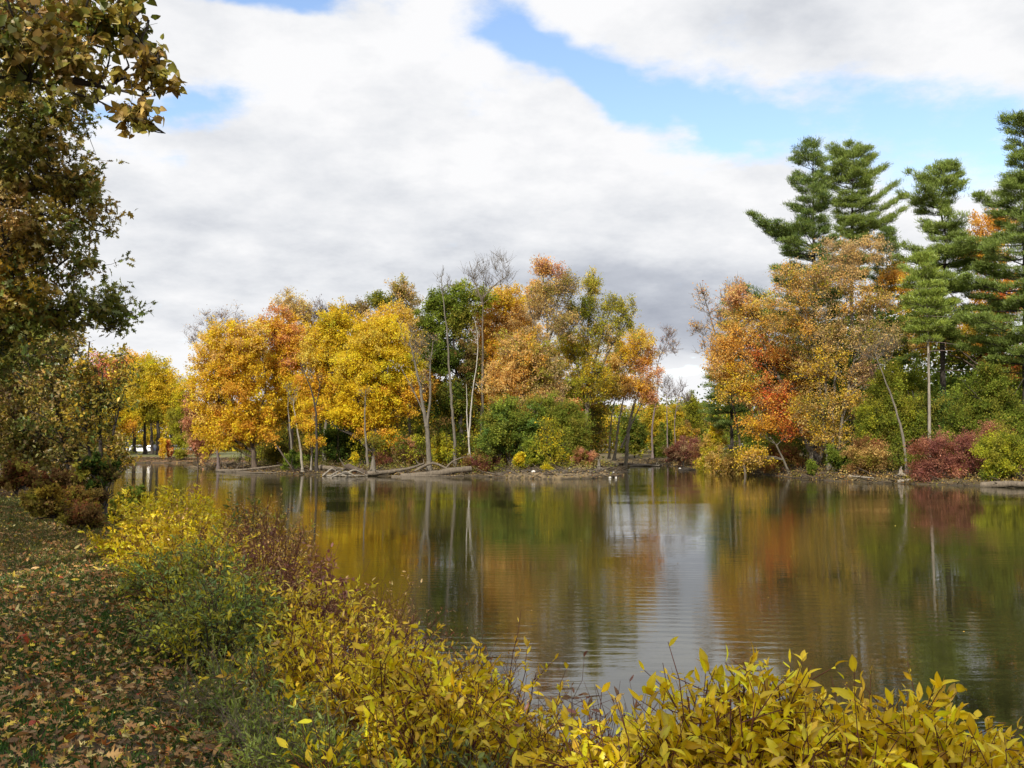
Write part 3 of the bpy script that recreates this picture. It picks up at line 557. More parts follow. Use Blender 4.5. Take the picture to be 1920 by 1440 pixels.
dead('pale_tree', 'grey trunk behind the golden maple leaning toward the sand', 95, [(550, 860), (545, 820), (541, 780), (540, 740)], .13, [(538, 730, 14, 20)], 6, 'grey', 68, nl=12, pal='G Y', limbs=2, clr=.6)
dead('pale_tree', 'thin grey trunk rising from the broken stump', 90, [(690, 862), (688, 840), (683, 805), (684, 770), (686, 730)], .14, [(688, 740, 18, 20)], 8, 'grey', 69, nl=20, pal='Y G', limbs=2, clr=.6)
dead('sapling_tree', 'tall crooked young tree with thin reddish twigs standing over the channel', 150, [(1224, 860), (1222, 800), (1231, 745), (1236, 715), (1230, 700), (1236, 670), (1250, 640)], .17, [(1252, 630, 20, 24), (1240, 665, 22, 16), (1262, 650, 14, 22)], 60, 'mauve', 70, nl=9, pal='PK MV OT', tr=.02, clr=1.0)
dead('bare_tree', 'spindly bare tree against the white sky gap', 150, [(1252, 850), (1251, 800), (1250, 750), (1248, 725)], .13, [(1250, 725, 14, 24), (1262, 735, 14, 20)], 34, 'mauve', 71, tr=.022, clr=1.2, nl=3, pal='MV TN')
dead('bare_tree', 'leaning bare sapling right of the spindly bare tree', 148, [(1268, 850), (1264, 790), (1272, 745), (1280, 715)], .11, [(1278, 735, 18, 22), (1290, 750, 16, 10)], 24, 'mauve', 72, tr=.022, clr=1.2)
# ================================================================== right bank
pine('white_pine', 'tall dark pine with a long limb reaching left above the orange trees', 88, [(1528, 880), (1528, 700), (1526, 500), (1524, 285)], .34,
     [(278, 1508, 1540), (300, 1494, 1560), (350, 1482, 1572), (385, 1472, 1582), (430, 1472, 1580), (480, 1420, 1590), (520, 1420, 1600), (600, 1380, 1600), (700, 1340, 1600), (760, 1330, 1590)], 35, seed=101, extra=[(1525, 462, 1406, 404), (1525, 468, 1425, 420), (1525, 475, 1445, 440), (1525, 440, 1460, 425)], dens=1.15, group='tall pines on the right bank')
pine('white_pine', 'twin topped pine with upswept right limbs beside the long limbed pine', 91, [(1598, 880), (1598, 700), (1596, 500), (1600, 285)], .3,
     [(280, 1580, 1618), (300, 1564, 1642), (340, 1552, 1668), (375, 1545, 1695), (400, 1565, 1692), (425, 1570, 1660), (455, 1575, 1640), (520, 1560, 1650)], 23, seed=102, extra=[(1598, 420, 1690, 372), (1598, 400, 1680, 345), (1598, 440, 1692, 395), (1598, 445, 1670, 415)], dens=1.1, pal='PG PG2 PG2 PY', group='tall pines on the right bank')
pine('white_pine', 'bright green pine with flat shelving limbs and a crooked open top', 79, [(1768, 880), (1768, 700), (1765, 560), (1775, 450), (1760, 380), (1782, 325)], .27,
     [(320, 1765, 1800), (345, 1750, 1825), (370, 1700, 1810), (400, 1710, 1790), (430, 1690, 1800), (470, 1700, 1860), (540, 1680, 1850), (600, 1670, 1830), (640, 1700, 1800)], 27, seed=103, pal='PG2 PG PY PG2', dens=1.15, group='tall pines on the right bank', gap=.05)
pine('white_pine', 'tallest pine cut by the right edge of the picture', 76, [(1925, 890), (1925, 700), (1922, 500), (1921, 330), (1922, 215)], .36,
     [(232, 1908, 1938), (262, 1885, 1965), (290, 1890, 1960), (340, 1895, 1960), (370, 1835, 2010), (400, 1840, 2020), (450, 1800, 2040), (520, 1810, 2050), (600, 1800, 2060), (680, 1800, 2060), (700, 1820, 2050)], 34, seed=104, pal='PG PG2 PG2', dens=1.2, gap=.05, extra=[(1922, 395, 1833, 370), (1922, 460, 1800, 452), (1922, 560, 1812, 520), (1922, 640, 1808, 600)], group='tall pines on the right bank')
pine('white_pine', 'lower pine showing behind the red orange maple beside the sky gap', 97, [(1372, 875), (1372, 760), (1370, 640), (1372, 580)], .2,
     [(575, 1362, 1384), (610, 1345, 1400), (660, 1330, 1410), (700, 1312, 1420), (760, 1310, 1420), (800, 1318, 1410)], 20, seed=105, dens=.9, group='tall pines on the right bank')
pine('white_pine', 'pine standing between the twin topped pine and the shelving pine', 99, [(1668, 880), (1668, 700), (1664, 560), (1662, 440)], .2,
     [(430, 1655, 1672), (470, 1635, 1700), (520, 1625, 1710), (600, 1610, 1720), (680, 1610, 1720)], 20, seed=106, dens=.8, group='tall pines on the right bank')
pine('young_pine', 'slim tan trunked pine with lime needles in front of the shelving pine', 74, [(1742, 840), (1742, 720), (1739, 600), (1735, 500)], .14,
     [(480, 1728, 1745), (520, 1700, 1770), (560, 1680, 1800), (600, 1690, 1790), (640, 1710, 1780)], 11, seed=107, bark='pale', pal='PY PG2 LG', dens=1.3)
tree('maple_tree', 'orange maple glowing between the limbs of the two rightmost pines', 98, [(1868, 860), (1868, 700), (1866, 520), (1862, 430)], .26,
     [(1865, 425, 55, 32, 'O O OT'), (1840, 480, 50, 38, 'O G O'), (1880, 560, 60, 50, 'O G R'), (1830, 620, 70, 50, 'G O OL'), (1880, 680, 55, 40, 'O R BR'), (1720, 620, 60, 60, 'OT G OL'), (1680, 540, 40, 50, 'OT O G')], 330, 75, .2, 'O', seed=111)
tree('maple_tree', 'wide sandy orange tree with open twiggy crown below the tall pines', 80, [(1566, 888), (1560, 820), (1548, 740), (1545, 660), (1550, 570)], .2,
     [(1500, 540, 62, 44, 'OT O TN YG'), (1575, 520, 60, 44, 'OT TN OT'), (1620, 570, 62, 44, 'OT O YG TN'), (1480, 610, 66, 50, 'OT O OL'), (1560, 620, 72, 50, 'OT OL TN'), (1640, 640, 56, 44, 'OT TN YG OL'), (1605, 475, 76, 34, 'OT TN'), (1540, 690, 60, 46, 'OL OT G'), (1620, 700, 50, 30, 'TN OT MV'), (1590, 760, 46, 36, 'OT G OL'), (1530, 770, 50, 40, 'OT OL G'), (1560, 820, 50, 30, 'OL G OT')],
     600, 40, .15, 'OT', bark='grey', seed=112, up=.7, clr=.85, limbs=5, stems=[(.8, (1555, 880), (1545, 800), (1535, 700), (1510, 600)), (.8, (1568, 880), (1580, 780), (1600, 680), (1625, 600)), (.6, (1560, 800), (1570, 650), (1600, 500))])
tree('maple_tree', 'vivid red orange maple leaning over the water with scarlet patches', 83.5, [(1534, 890), (1518, 845), (1500, 800), (1478, 740), (1440, 670), (1420, 610)], .27,
     [(1410, 600, 55, 44, 'OT G O OT YP'), (1370, 650, 50, 44, 'O OT O'), (1440, 670, 56, 42, 'O R OT'), (1380, 720, 46, 40, 'G G Y OT'), (1440, 740, 52, 36, 'R O R OT'), (1470, 770, 42, 34, 'R O O'), (1420, 800, 40, 26, 'O G O'), (1500, 700, 44, 50, 'O OT OL'), (1420, 860, 46, 14, 'G G Y OT'), (1480, 810, 40, 18, 'O R'), (1350, 690, 26, 40, 'OT O'), (1385, 560, 26, 26, 'OT PK')],
     440, 54, .155, 'O R', bark='grey', seed=113, limbs=4, stems=[(.7, (1534, 885), (1555, 780), (1545, 680), (1500, 600)), (.35, (1440, 670), (1370, 620), (1325, 590)), (.4, (1480, 888), (1460, 840), (1430, 800))])
tree('sapling_tree', 'thin peach coloured sprays sticking out of the red orange maple against grey cloud', 88, [(1400, 872), (1375, 760), (1345, 640), (1322, 560), (1312, 530)], .11,
     [(1318, 565, 16, 30), (1345, 600, 30, 24), (1310, 620, 26, 16), (1375, 560, 26, 36), (1330, 655, 30, 20)], 110, 12, .15, 'OT PK O', bark='tan', seed=114, up=.8, clr=1.0, twig_r=.015)
bush('yellow_vine_tree', 'yellow green vine draped small tree right of the sky gap', 1338, 99, 56, 122, 'YG Y YG OT', 9000, 115, .15, 6, cat='tree', group=None)
bush('yellow_sapling', 'low ochre branches overhanging the water at the bank corner', 1372, 92, 110, 62, 'OT BR OL G', 9000, 116, .13, 6, group=None)
GR_ = 'bushes along the right bank'
bush('green_shrub', 'dark green bush at the foot of the leaning red orange maple', 1578, 77, 50, 62, 'GR LG DG', 5200, 117, .13, 4, group=GR_)
bush('green_shrub', 'tiny green clump at the waterline left of the maple foot', 1520, 78, 30, 30, 'GR LG', 1600, 118, .11, 3, group=GR_)
bush('green_bush', 'tall yellow green thicket under the sandy orange tree', 1660, 77, 150, 200, 'LG OL YG GR', 26000, 119, .13, 9, group=GR_)
bush('green_bush', 'grey green thicket right of the leaning pale trunk', 1740, 78, 150, 190, 'OL GR OL BG', 24000, 120, .13, 9, group=GR_)
bush('green_bush', 'tall leafy green thicket in front of the rightmost pine', 1850, 74, 190, 230, 'GR OL LG GR', 30000, 121, .14, 10, group=GR_)
bush('green_bush', 'bright green thicket left of the slim tan trunked pine', 1690, 84, 120, 230, 'LG GR YG', 17000, 122, .15, 8, group=GR_)
bush('red_shrub', 'broad wine red thicket at the water on the right bank', 1770, 67.5, 150, 92, 'PU RB PU PK', 17000, 123, .10, 9, group=GR_)
bush('red_shrub', 'dusky pink shrub crest behind the rightmost green bush', 1850, 69.5, 130, 105, 'PU PK RB OL', 12000, 124, .10, 7, group=GR_)
bush('green_bush', 'rightmost yellow and green bush at the water beside the wine red thicket', 1895, 64.5, 120, 100, 'LG GR YG OL', 17000, 125, .11, 8, group=GR_)
bush('brown_thicket', 'brown leafy tangle between the maple foot and the wine red thicket', 1640, 74, 110, 70, 'BR OL RB OT', 10000, 126, .11, 7, group=GR_)
bush('brown_thicket', 'brown tangle left of the maple foot', 1470, 86, 90, 60, 'BR RB OL', 8000, 127, .11, 6, group=GR_)
dead('pale_tree', 'leaning pale trunk crossing the green thickets on the right bank', 73, [(1700, 880), (1696, 830), (1684, 780), (1668, 735), (1655, 700), (1640, 660)], .12, [(1640, 655, 44, 26), (1665, 640, 30, 24)], 34, 'grey', 128, limbs=5, clr=1.0, tr=.011, nl=12, pal='TN OT')
bush('red_thicket', 'dusty red brown thicket at the end of the channel', 1282, 117, 78, 66, 'PU RB TN PU', 9000, 129, .14, 7, group='thickets at the end of the channel')
bush('brown_thicket', 'brown red thicket at the right corner of the channel', 1322, 109, 60, 58, 'RB BR PU', 6000, 130, .13, 5, group='thickets at the end of the channel')
for i, (px, Y, W, H, pal, lab) in enumerate([(1190, 152, 60, 92, 'DG GR OL', 'dark green bushy tree left behind the crooked young tree'), (1228, 160, 52, 110, 'OL G YG', 'olive gold tree behind the crooked young tree'),
        (1262, 166, 50, 112, 'YG OL G', 'mustard yellow tree in the middle below the white sky gap'), (1300, 170, 54, 122, 'OL GR YG', 'olive green tree below the sky gap beside the lower pine'), (1245, 152, 44, 70, 'GR OL', 'low green bush in front of the mustard tree'), (1285, 150, 50, 72, 'G OL BR', 'ochre bush below the olive green tree')]):
    bush('far_tree', lab, px, Y, W, H, pal, 9000, 140 + i, .24, 6, cat='tree', group='trees across the end of the channel')
# ================================================================== far left shore
GF = 'park trees on the far left shore'
tree('maple_tree', 'big lemon yellow maple with rounded crown on the far left shore', 165, [(297, 855), (296, 790), (292, 730), (290, 700)], .34, [(285, 705, 44, 38, 'Y YP Y YG'), (255, 735, 40, 46, 'Y YG YP'), (310, 740, 38, 44, 'G Y OL'), (280, 770, 50, 28, 'Y YG OL'), (325, 775, 24, 24, 'G OL')], 330, 80, .27, 'Y', bark='dark', seed=151, group=GF, clr=1.4)
tree('maple_tree', 'orange topped maple behind the lemon yellow maple', 178, [(252, 855), (252, 790), (248, 720), (246, 690)], .34, [(246, 690, 34, 32, 'O G OT'), (230, 730, 32, 40, 'G O Y'), (255, 770, 36, 26, 'Y OL')], 170, 75, .28, 'O G', bark='dark', seed=152, group=GF, clr=1.4)
tree('maple_tree', 'pink red maple showing above the dark saplings', 170, [(176, 855), (178, 780), (178, 700)], .3, [(178, 705, 34, 38, 'PK R PK'), (210, 700, 28, 34, 'PK OT R'), (150, 730, 40, 40, 'OT Y PK'), (200, 750, 40, 40, 'R O PK')], 210, 75, .28, 'PK', bark='dark', seed=153, group=GF, clr=1.4)
tree('maple_tree', 'yellow tree filling the shore behind the sapling stems', 160, [(215, 855), (212, 800), (205, 760)], .3, [(205, 780, 50, 40, 'Y G YG'), (150, 790, 50, 40, 'G Y OL'), (240, 800, 20, 20, 'G O'), (100, 770, 60, 50, 'Y G OT')], 220, 75, .27, 'Y', bark='dark', seed=154, group=GF, clr=1.4)
tree('maple_tree', 'narrow yellow green tree touching the golden maple at the far shore', 158, [(338, 858), (340, 800), (342, 730)], .22, [(345, 740, 16, 34, 'YG Y'), (335, 790, 20, 30, 'OL YG'), (340, 830, 24, 16, 'OL YG')], 80, 70, .24, 'YG', bark='dark', seed=155, group=GF, clr=1.2)
for i, (px, Y, lab) in enumerate([(272, 168, 'second dark trunk between the parked cars and the far pond'), (322, 170, 'dark trunk nearest the golden maple at the far shore'), (285, 174, 'slim dark trunk right behind the white car')]):
    dead('park_tree', lab, Y, [(px, 855), (px - 1, 800), (px + 2, 745)], .32, [(px, 760, 26, 22)], 40, 'dark', 156 + i, nl=60, pal='OL Y YG', ls=.28, group=GF, limbs=3)
bush('orange_sapling', 'small orange ornamental tree on the far lawn', 303, 152, 20, 50, 'G G Y OT', 1500, 160, .22, 3, group=None)
bush('red_sapling', 'small scarlet ornamental tree on the far lawn', 318, 153, 20, 40, 'R O R OT', 1500, 161, .2, 3, group=None)
bush('yellow_sapling', 'low olive yellow shrub at the far waterline', 345, 149.5, 32, 30, 'OL YG', 1600, 162, .2, 3, group=None)
# parked cars beyond the far shore
M_CARW = plain('white_paint', (.75, .76, .78), .3); M_GLASS = plain('dark_glass', (.02, .025, .03), .1); M_TYRE = plain('rubber', (.02, .02, .02), .8); M_LAMP = plain('lamp_lens', (.5, .1, .08), .3); M_DARKC = plain('navy_paint', (.03, .035, .06), .3)
def car(label, px, Y, rz, paint, van=0.0):
    x = P2(px, Y); z = hz(x, Y); r = thing('parked_car', label, 'car', (x, Y, z), 'cars parked beyond the far shore'); r.rotation_euler = (0, 0, rz)
    def prof(pts, w, w2=None, sides=None):
        b = MB(); n = len(pts); hw = w / 2
        v = [(p[0], -hw * (p[2] if len(p) > 2 else 1), p[1]) for p in pts] + [(p[0], hw * (p[2] if len(p) > 2 else 1), p[1]) for p in pts]
        b.add(v, [(k, (k + 1) % n, (k + 1) % n + n, k + n) for k in range(n)])
        for o, fl in ((0, 1), (n, 0)):
            cidx = len(v); b.add([v[o + k] for k in range(n)] + [(sum(p[0] for p in pts) / n, v[o][1], sum(p[1] for p in pts) / n)], [((k, (k + 1) % n, n) if fl else ((k + 1) % n, k, n)) for k in range(n)])
        return b
    prof([(-2.2, .35), (-2.25, .75), (-2.1, .95, .97), (2.0, .95, .97), (2.25, .72), (2.25, .38), (1.8, .28), (-1.8, .28)], 1.8).build('body', paint, r)
    prof([(-1.5 - van, .95), (-1.1 - van, 1.38, .84), (.35, 1.42, .84), (1.15, .95)], 1.66).build('window_band', M_GLASS, r)
    prof([(-1.12 - van, 1.385, .84), (-1.0 - van, 1.46, .8), (.25, 1.48, .8), (.37, 1.425, .84)], 1.68).build('roof', paint, r)
    for wx in (-1.35, 1.4):
        for wy in (-.82, .82):
            b = MB(); tubes(b, [[(wx, wy - .1, .32), (wx, wy + .1, .32)]], [[.32, .32]], (.02,) * 3, 14); b.add([(wx, wy + math.copysign(.1, wy), .32)] + [(wx + .32 * math.cos(t), wy + math.copysign(.1, wy), .32 + .32 * math.sin(t)) for t in np.linspace(0, 6.283, 15)[:-1]], [(0, 1 + k, 1 + (k + 1) % 14) for k in range(14)]); b.build('wheel', M_TYRE, r)
    for wy in (-.62, .62): prof([(-2.28, .62), (-2.28, .78), (-2.2, .78), (-2.2, .62)], .3).build('tail_lamp', M_LAMP, r).location = (0, wy, 0)
car('white car seen between dark trunks on the far left shore', 263, 192, R_(8), M_CARW, .3)
car('white car half hidden by the low olive shrub on the far shore', 334, 190, R_(60), M_CARW)
car('white car nearest the golden maple on the far shore', 354, 193, R_(75), M_CARW, .5)
car('dark blue car beside the dark trunks on the far shore', 292, 196, R_(4), M_DARKC)
wp = MB(); x, Y = P2(241, 164), 164; tubes(wp, [[(x, Y, hz(x, Y)), (x, Y, hz(x, Y) + 2.4)]], [[.12, .12]], (.7, .7, .66), 8); tubes(wp, [[(x, Y, hz(x, Y) + 2.4), (x, Y, hz(x, Y) + 2.5)]], [[.16, .10]], (.7, .7, .66), 8)
tag(wp.build('white_post', M_BARK, None, (x, Y, hz(x, Y))), 'slim white post left of the white car on the far shore', 'post')
# ================================================================== masses nobody could count
def clump_mass(name, pts, rad, nl, ls, pal, seed, mat_=None, stemmed=True):
    rng = rngf(seed); b = MB(); n = len(pts) * nl; gi = np.repeat(np.arange(len(pts)), nl)
    d = norm(rng.normal(size=(n, 3))); pos = pts[gi] + d * rng.uniform(0, 1, (n, 1)) ** .5 * rad[gi]
    pos[:, 2] = np.maximum(pos[:, 2], hgt(pos[:, 0], pos[:, 1]) + .03)
    leaves(b, T_DIAM, pos, norm(rng.normal(size=(n, 3))), norm(rng.normal(size=(n, 3)) + [0, 0, .8]), ls * rng.uniform(.6, 1.3, n), colours(rng, n, pal, gi))
    if stemmed:
        m = len(pts) * 2; k = rng.integers(len(pts), size=m); t = pts[k] + rng.normal(size=(m, 3)) * rad[k] * .5; f = t.copy(); f[:, :2] += rng.normal(size=(m, 2)) * .25; f[:, 2] = hgt(f[:, 0], f[:, 1])
        tubes(b, np.stack([f, (f + t) / 2 + rng.normal(size=f.shape) * .08, t], 1), np.tile([.03, .02, .01], (m, 1)), BK['dark'], 3)
    return tag(b.build(name, mat_ or M_LEAF), None, None, kind='stuff')
def under(name, x0, x1, y0, y1, n, hmin, hmax, nl, ls, pal, seed, cond):
    rng = rngf(seed); x = rng.uniform(x0, x1, n * 3); y = rng.uniform(y0, y1, n * 3); ok = cond(x, y); x, y = x[ok][:n], y[ok][:n]
    z = hgt(x, y); h = rng.uniform(hmin, hmax, len(x)) * rng.uniform(.4, 1, len(x)); r = rng.uniform(.5, 1.2, (len(x), 1)) * np.array([1, 1, .7])
    return clump_mass(name, np.stack([x, y, z + h], 1), r, nl, ls, pal, seed)
under('island_undergrowth', -34, 14, 86, 133, 900, .3, 4.8, 90, .20, 'DG GR OL DG BR YG', 201, lambda x, y: poly_sd(x, y, ISLE) < -5)
under('island_edge_weeds', -30, 12, 76, 110, 620, .0, .5, 60, .11, 'OL BR TN LG', 202, lambda x, y: (poly_sd(x, y, ISLE) < -1.3 - 2.2 * (x < -4)) & (poly_sd(x, y, ISLE) > -7))
under('bank_undergrowth', 18, 48, 58, 120, 620, .2, 3.6, 80, .15, 'OL GR BR LG DG', 203, lambda x, y: (poly_sd(x, y, POND) > 3.0) & (poly_sd(x, y, POND) < 22))
under('bank_edge_weeds', 17, 45, 56, 125, 420, .0, .35, 60, .11, 'BR TN OL OT', 204, lambda x, y: (poly_sd(x, y, POND) > .2) & (poly_sd(x, y, POND) < 3))
def woods(name, x0, x1, y0, y1, n, H, nl, ls, pal, seed):
    rng = rngf(seed); x = rng.uniform(x0, x1, n); y = rng.uniform(y0, y1, n); hh = H * (.75 + .3 * vn(x, y, 14, 2)) * rng.uniform(.05, 1, n) ** .75
    return clump_mass(name, np.stack([x, y, hgt(x, y) + hh], 1), np.tile([[2.2, 2.2, 1.7]], (n, 1)) * rng.uniform(.5, 1.2, (n, 1)), nl, ls, pal, seed, stemmed=False)
woods('distant_woods', -25, 90, 172, 215, 1700, 10.5, 70, .5, 'OL GR YG G BR DG', 211)
woods('far_park_woods', -125, -25, 205, 235, 1300, 10, 70, .55, 'OL GR Y G DG BR', 212)
woods('island_back_woods', -32, 11, 118, 132, 800, 12.5, 90, .36, 'OL GR G DG BR DG', 213)
woods('right_bank_woods', 27, 75, 95, 135, 1300, 15, 90, .42, 'OL GR DG DG LG GR', 214)
def shore_litter(name, P, n, lo, hi, x0, x1, y0, y1, seed, sign):
    rng = rngf(seed); x = rng.uniform(x0, x1, n * 40); y = rng.uniform(y0, y1, n * 40); d = poly_sd(x, y, P) * sign; ok = (d > lo) & (d < hi); x, y = x[ok][:n], y[ok][:n]; n = len(x); z = np.maximum(hgt(x, y), 0) + .02; b = MB()
    gi = rng.integers(0, 200, n); leaves(b, T_DIAM, np.stack([x, y, z], 1), norm(rng.normal(size=(n, 3)) * [1, 1, .5]), norm(rng.normal(size=(n, 3)) * .6 + [0, 0, 1]), .16 * rng.uniform(.5, 1.4, n), colours(rng, n, 'BR TN RB OL DB OT DB', gi))
    k = n // 7; a = rng.uniform(0, 3.14, k); L = rng.uniform(.3, 1.6, k); p0 = np.stack([x, y, z], 1)[:k]; p2 = p0 + np.stack([np.cos(a) * L, np.sin(a) * L * .7, rng.uniform(-.03, .45, k) * L], 1)
    tubes(b, np.stack([p0, (p0 + p2) / 2 + rng.normal(size=(k, 3)) * .06, p2], 1), np.tile([.04, .03, .012], (k, 1)), BK['tan'] * rng.uniform(.35, 1.3, (k, 1)), 4)
    tag(b.build(name, M_LEAF), None, None, kind='stuff')
shore_litter('island_shore_litter', ISLE, 11000, .0, 4.5, -36, 16, 74, 118, 221, -1)
shore_litter('bank_shore_litter', POND, 9000, -.1, 4.5, 15, 45, 52, 152, 222, 1)
shore_litter('far_shore_litter', POND, 6000, -.1, 6, -62, -20, 140, 158, 223, 1)
# ---- driftwood on the island spit: every log its own object
def log(label, pts, r, seed, bark='tan', name='driftwood_log', cat='log', twigs=5, group='driftwood logs along the pond', taper=.35, zo=0.0):
    """pts are (px, Y, height above ground)"""
    rng = rngf(seed); P = np.array([(P2(a, y), y, max(hz(P2(a, y), y), 0) + h) for a, y, h in pts]); seg = np.r_[0, np.cumsum(np.linalg.norm(np.diff(P, axis=0), axis=1))]; m = 16; t = np.linspace(0, seg[-1], m)
    q = np.stack([np.interp(t, seg, P[:, i]) for i in range(3)], 1); q[1:-1] += rng.normal(size=(m - 2, 3)) * r * .16
    for _ in range(2): q[1:-1] = (q[:-2] + 2 * q[1:-1] + q[2:]) / 4
    rr = r * (1 - (1 - taper) * t / seg[-1]) * rng.uniform(.9, 1.1, m); rr[0] *= .8; b = MB(); tubes(b, q[None], rr[None], BK[bark] * rng.uniform(.85, 1.15), 9, rng)
    for e, rad in ((0, rr[0]), (-1, rr[-1])):
        nb = 9; k = b.n; last = b.v[0].reshape(m, 9, 3)[e]; b.add(np.vstack([last, last.mean(0)[None]]), [(i, (i + 1) % 9, 9) for i in range(9)], BK[bark])
    if twigs:
        k = rng.integers(2, m, twigs); d = norm(rng.normal(size=(twigs, 3)) + [0, 0, .5]); L = seg[-1] * rng.uniform(.08, .22, (twigs, 1)); p0 = q[k]; p2 = p0 + d * L; p2[:, 2] = np.maximum(p2[:, 2], .03)
        tubes(b, bez(p0, (p0 + p2) / 2 + rng.normal(size=p0.shape) * L * .15, p2, 5), np.tile(np.linspace(r * .3, r * .08, 5), (twigs, 1)), BK[bark] * .9, 5)
    return tag(b.build(name, M_BARK, None, q[0], smooth=True), label, cat, group)
log('long thin driftwood log on the left tip of the sand spit', [(408, 99, .12), (450, 95.5, .2), (500, 96, .35), (545, 97, .5)], .17, 301, twigs=7)
log('low pale log lying parallel in front of the left tip log', [(425, 97.5, .02), (470, 94, .06), (520, 92, .1)], .12, 302, twigs=4)
log('pale log on the sand ending behind the broken stump', [(600, 92, .35), (640, 89.5, .25), (682, 89.5, .12)], .26, 303)
log('thick dark log end pointing up from the driftwood tangle', [(652, 88.2, .55), (672, 86.2, .35), (696, 84.8, .1)], .30, 304, 'brown', twigs=2)
log('smooth grey log running right from the broken stump', [(690, 84.6, .18), (740, 85.4, .28), (775, 86, .5), (795, 87, .8)], .22, 305)
log('longest fallen trunk lying at the water below the white dead trunk', [(752, 83.7, .02), (800, 83.8, .12), (850, 84.6, .3), (884, 85, .45)], .28, 306, taper=.9, twigs=3)
log('thin floating log in front of the longest fallen trunk', [(735, 83.2, .02), (800, 83.1, .03), (870, 83.4, .05)], .10, 307, twigs=2)
log('arched branch standing over the sand below the forked grey tree', [(778, 86, .2), (800, 86.2, .75), (815, 86, .95), (838, 85.6, .5), (846, 85, .2)], .13, 308, taper=.6, twigs=4)
log('thin curved branch rising toward the white dead trunk', [(838, 86.4, .5), (850, 86.2, 1.1), (868, 86, 1.45), (890, 86, 1.4)], .08, 309, twigs=3)
log('leaning thin dead stem below the golden maple', [(520, 95, 2.4), (536, 93, 1.2), (553, 91, .1)], .08, 310, 'brown', twigs=3)
for i, (a, ya, b_, yb, h) in enumerate([(612, 84.2, 660, 82.6, .1), (620, 82.4, 655, 84.6, .5), (632, 84.6, 668, 82.0, .45), (622, 79.6, 668, 83.6, .35), (640, 83.4, 690, 84.4, .6), (606, 83.8, 640, 84.8, .7), (650, 82.2, 684, 83.4, .12)]):
    log(['lowest', 'short crossing', 'middle', 'foremost slanting', 'upper right', 'upper left', 'right hand small'][i] + ' stick of the driftwood tangle at the spit', [(a, ya, .04), ((a + b_) / 2, (ya + yb) / 2, h), (b_, yb, .08)], .085, 311 + i, 'pale', 'driftwood_branch', 'branch', 4, 'sticks of the driftwood tangle')
log('dark low log at the far end of the channel', [(1160, 127, .1), (1200, 126, .15), (1240, 126, .12)], .2, 320, 'brown')
log('pale log along the shore at the far end of the channel', [(1180, 124, .05), (1215, 123.6, .14), (1236, 124, .1)], .16, 321, 'pale')
log('short dark log floating by the right corner of the channel', [(1272, 105, .02), (1302, 106, .06)], .14, 322, 'dark', twigs=1)
log('dark branch lying at the bank corner under the ochre branches', [(1318, 103, .06), (1352, 97, .1), (1375, 95, .16)], .13, 323, 'brown')
log('dark bare branch curving down under the vine draped tree', [(1366, 96, 2.6), (1376, 95, 1.5), (1400, 93, .5)], .12, 324, 'dark')
log('low log at the foot of the red orange maple', [(1500, 78.6, .04), (1545, 77.6, .1), (1570, 76.5, .12)], .16, 325, 'brown')
log('short pale log by the small stump on the right bank', [(1680, 68.3, .05), (1706, 68, .1)], .15, 326, 'pale', twigs=1)
log('thick hollow looking log at the water on the right edge', [(1835, 62.6, .1), (1870, 62, .2), (1935, 60.8, .22)], .21, 327, 'tan', taper=.9, twigs=2)
log('pale flat log on the bank below the wine red thicket', [(1590, 72.6, .05), (1635, 70.5, .08)], .12, 328, 'pale', twigs=2)
def stump(label, px, Y, H, r, seed, bark='tan'):
    rng = rngf(seed); x = P2(px, Y); z = max(hz(x, Y), 0); b = MB(); M = 7; q = np.array([(x + .15 * k / 6 * r, Y, z - .1 + H * k / 6) for k in range(M)]); rr = r * np.array([1.9, 1.35, 1.05, .9, .8, .66, .4]); tubes(b, q[None], rr[None], BK[bark], 12, rng)
    for k in range(7):
        a = rng.uniform(0, 6.28); p0 = np.array([x, Y, z + H * rng.uniform(.1, .35)]); p2 = np.array([x + math.cos(a) * r * 4.2, Y + math.sin(a) * r * 4.2, z + rng.uniform(-.05, .1)]); tubes(b, bez(p0, (p0 + p2) / 2 + [0, 0, r * .3], p2, 6), [np.linspace(r * .45, r * .12, 6)], BK[bark], 6)
    for k in range(5):
        a = rng.uniform(0, 6.28); p0 = q[-2]; p2 = p0 + [math.cos(a) * r * .6, math.sin(a) * r * .6, H * rng.uniform(.2, .45)]; tubes(b, bez(p0, (p0 + p2) / 2, p2, 4), [np.linspace(r * .35, .01, 4)], BK[bark], 5)
    return tag(b.build('tree_stump', M_BARK, None, (x, Y, z), smooth=True), label, 'stump')
stump('broken grey stump with flared roots on the sand spit', 700, 86.8, 1.4, .24, 331, 'grey')
stump('jagged upturned root stump at the right end of the muddy bank', 1122, 82, .9, .17, 332, 'grey')
stump('small pale stump at the foot of the wine red thicket', 1686, 70, .7, .17, 333, 'pale')
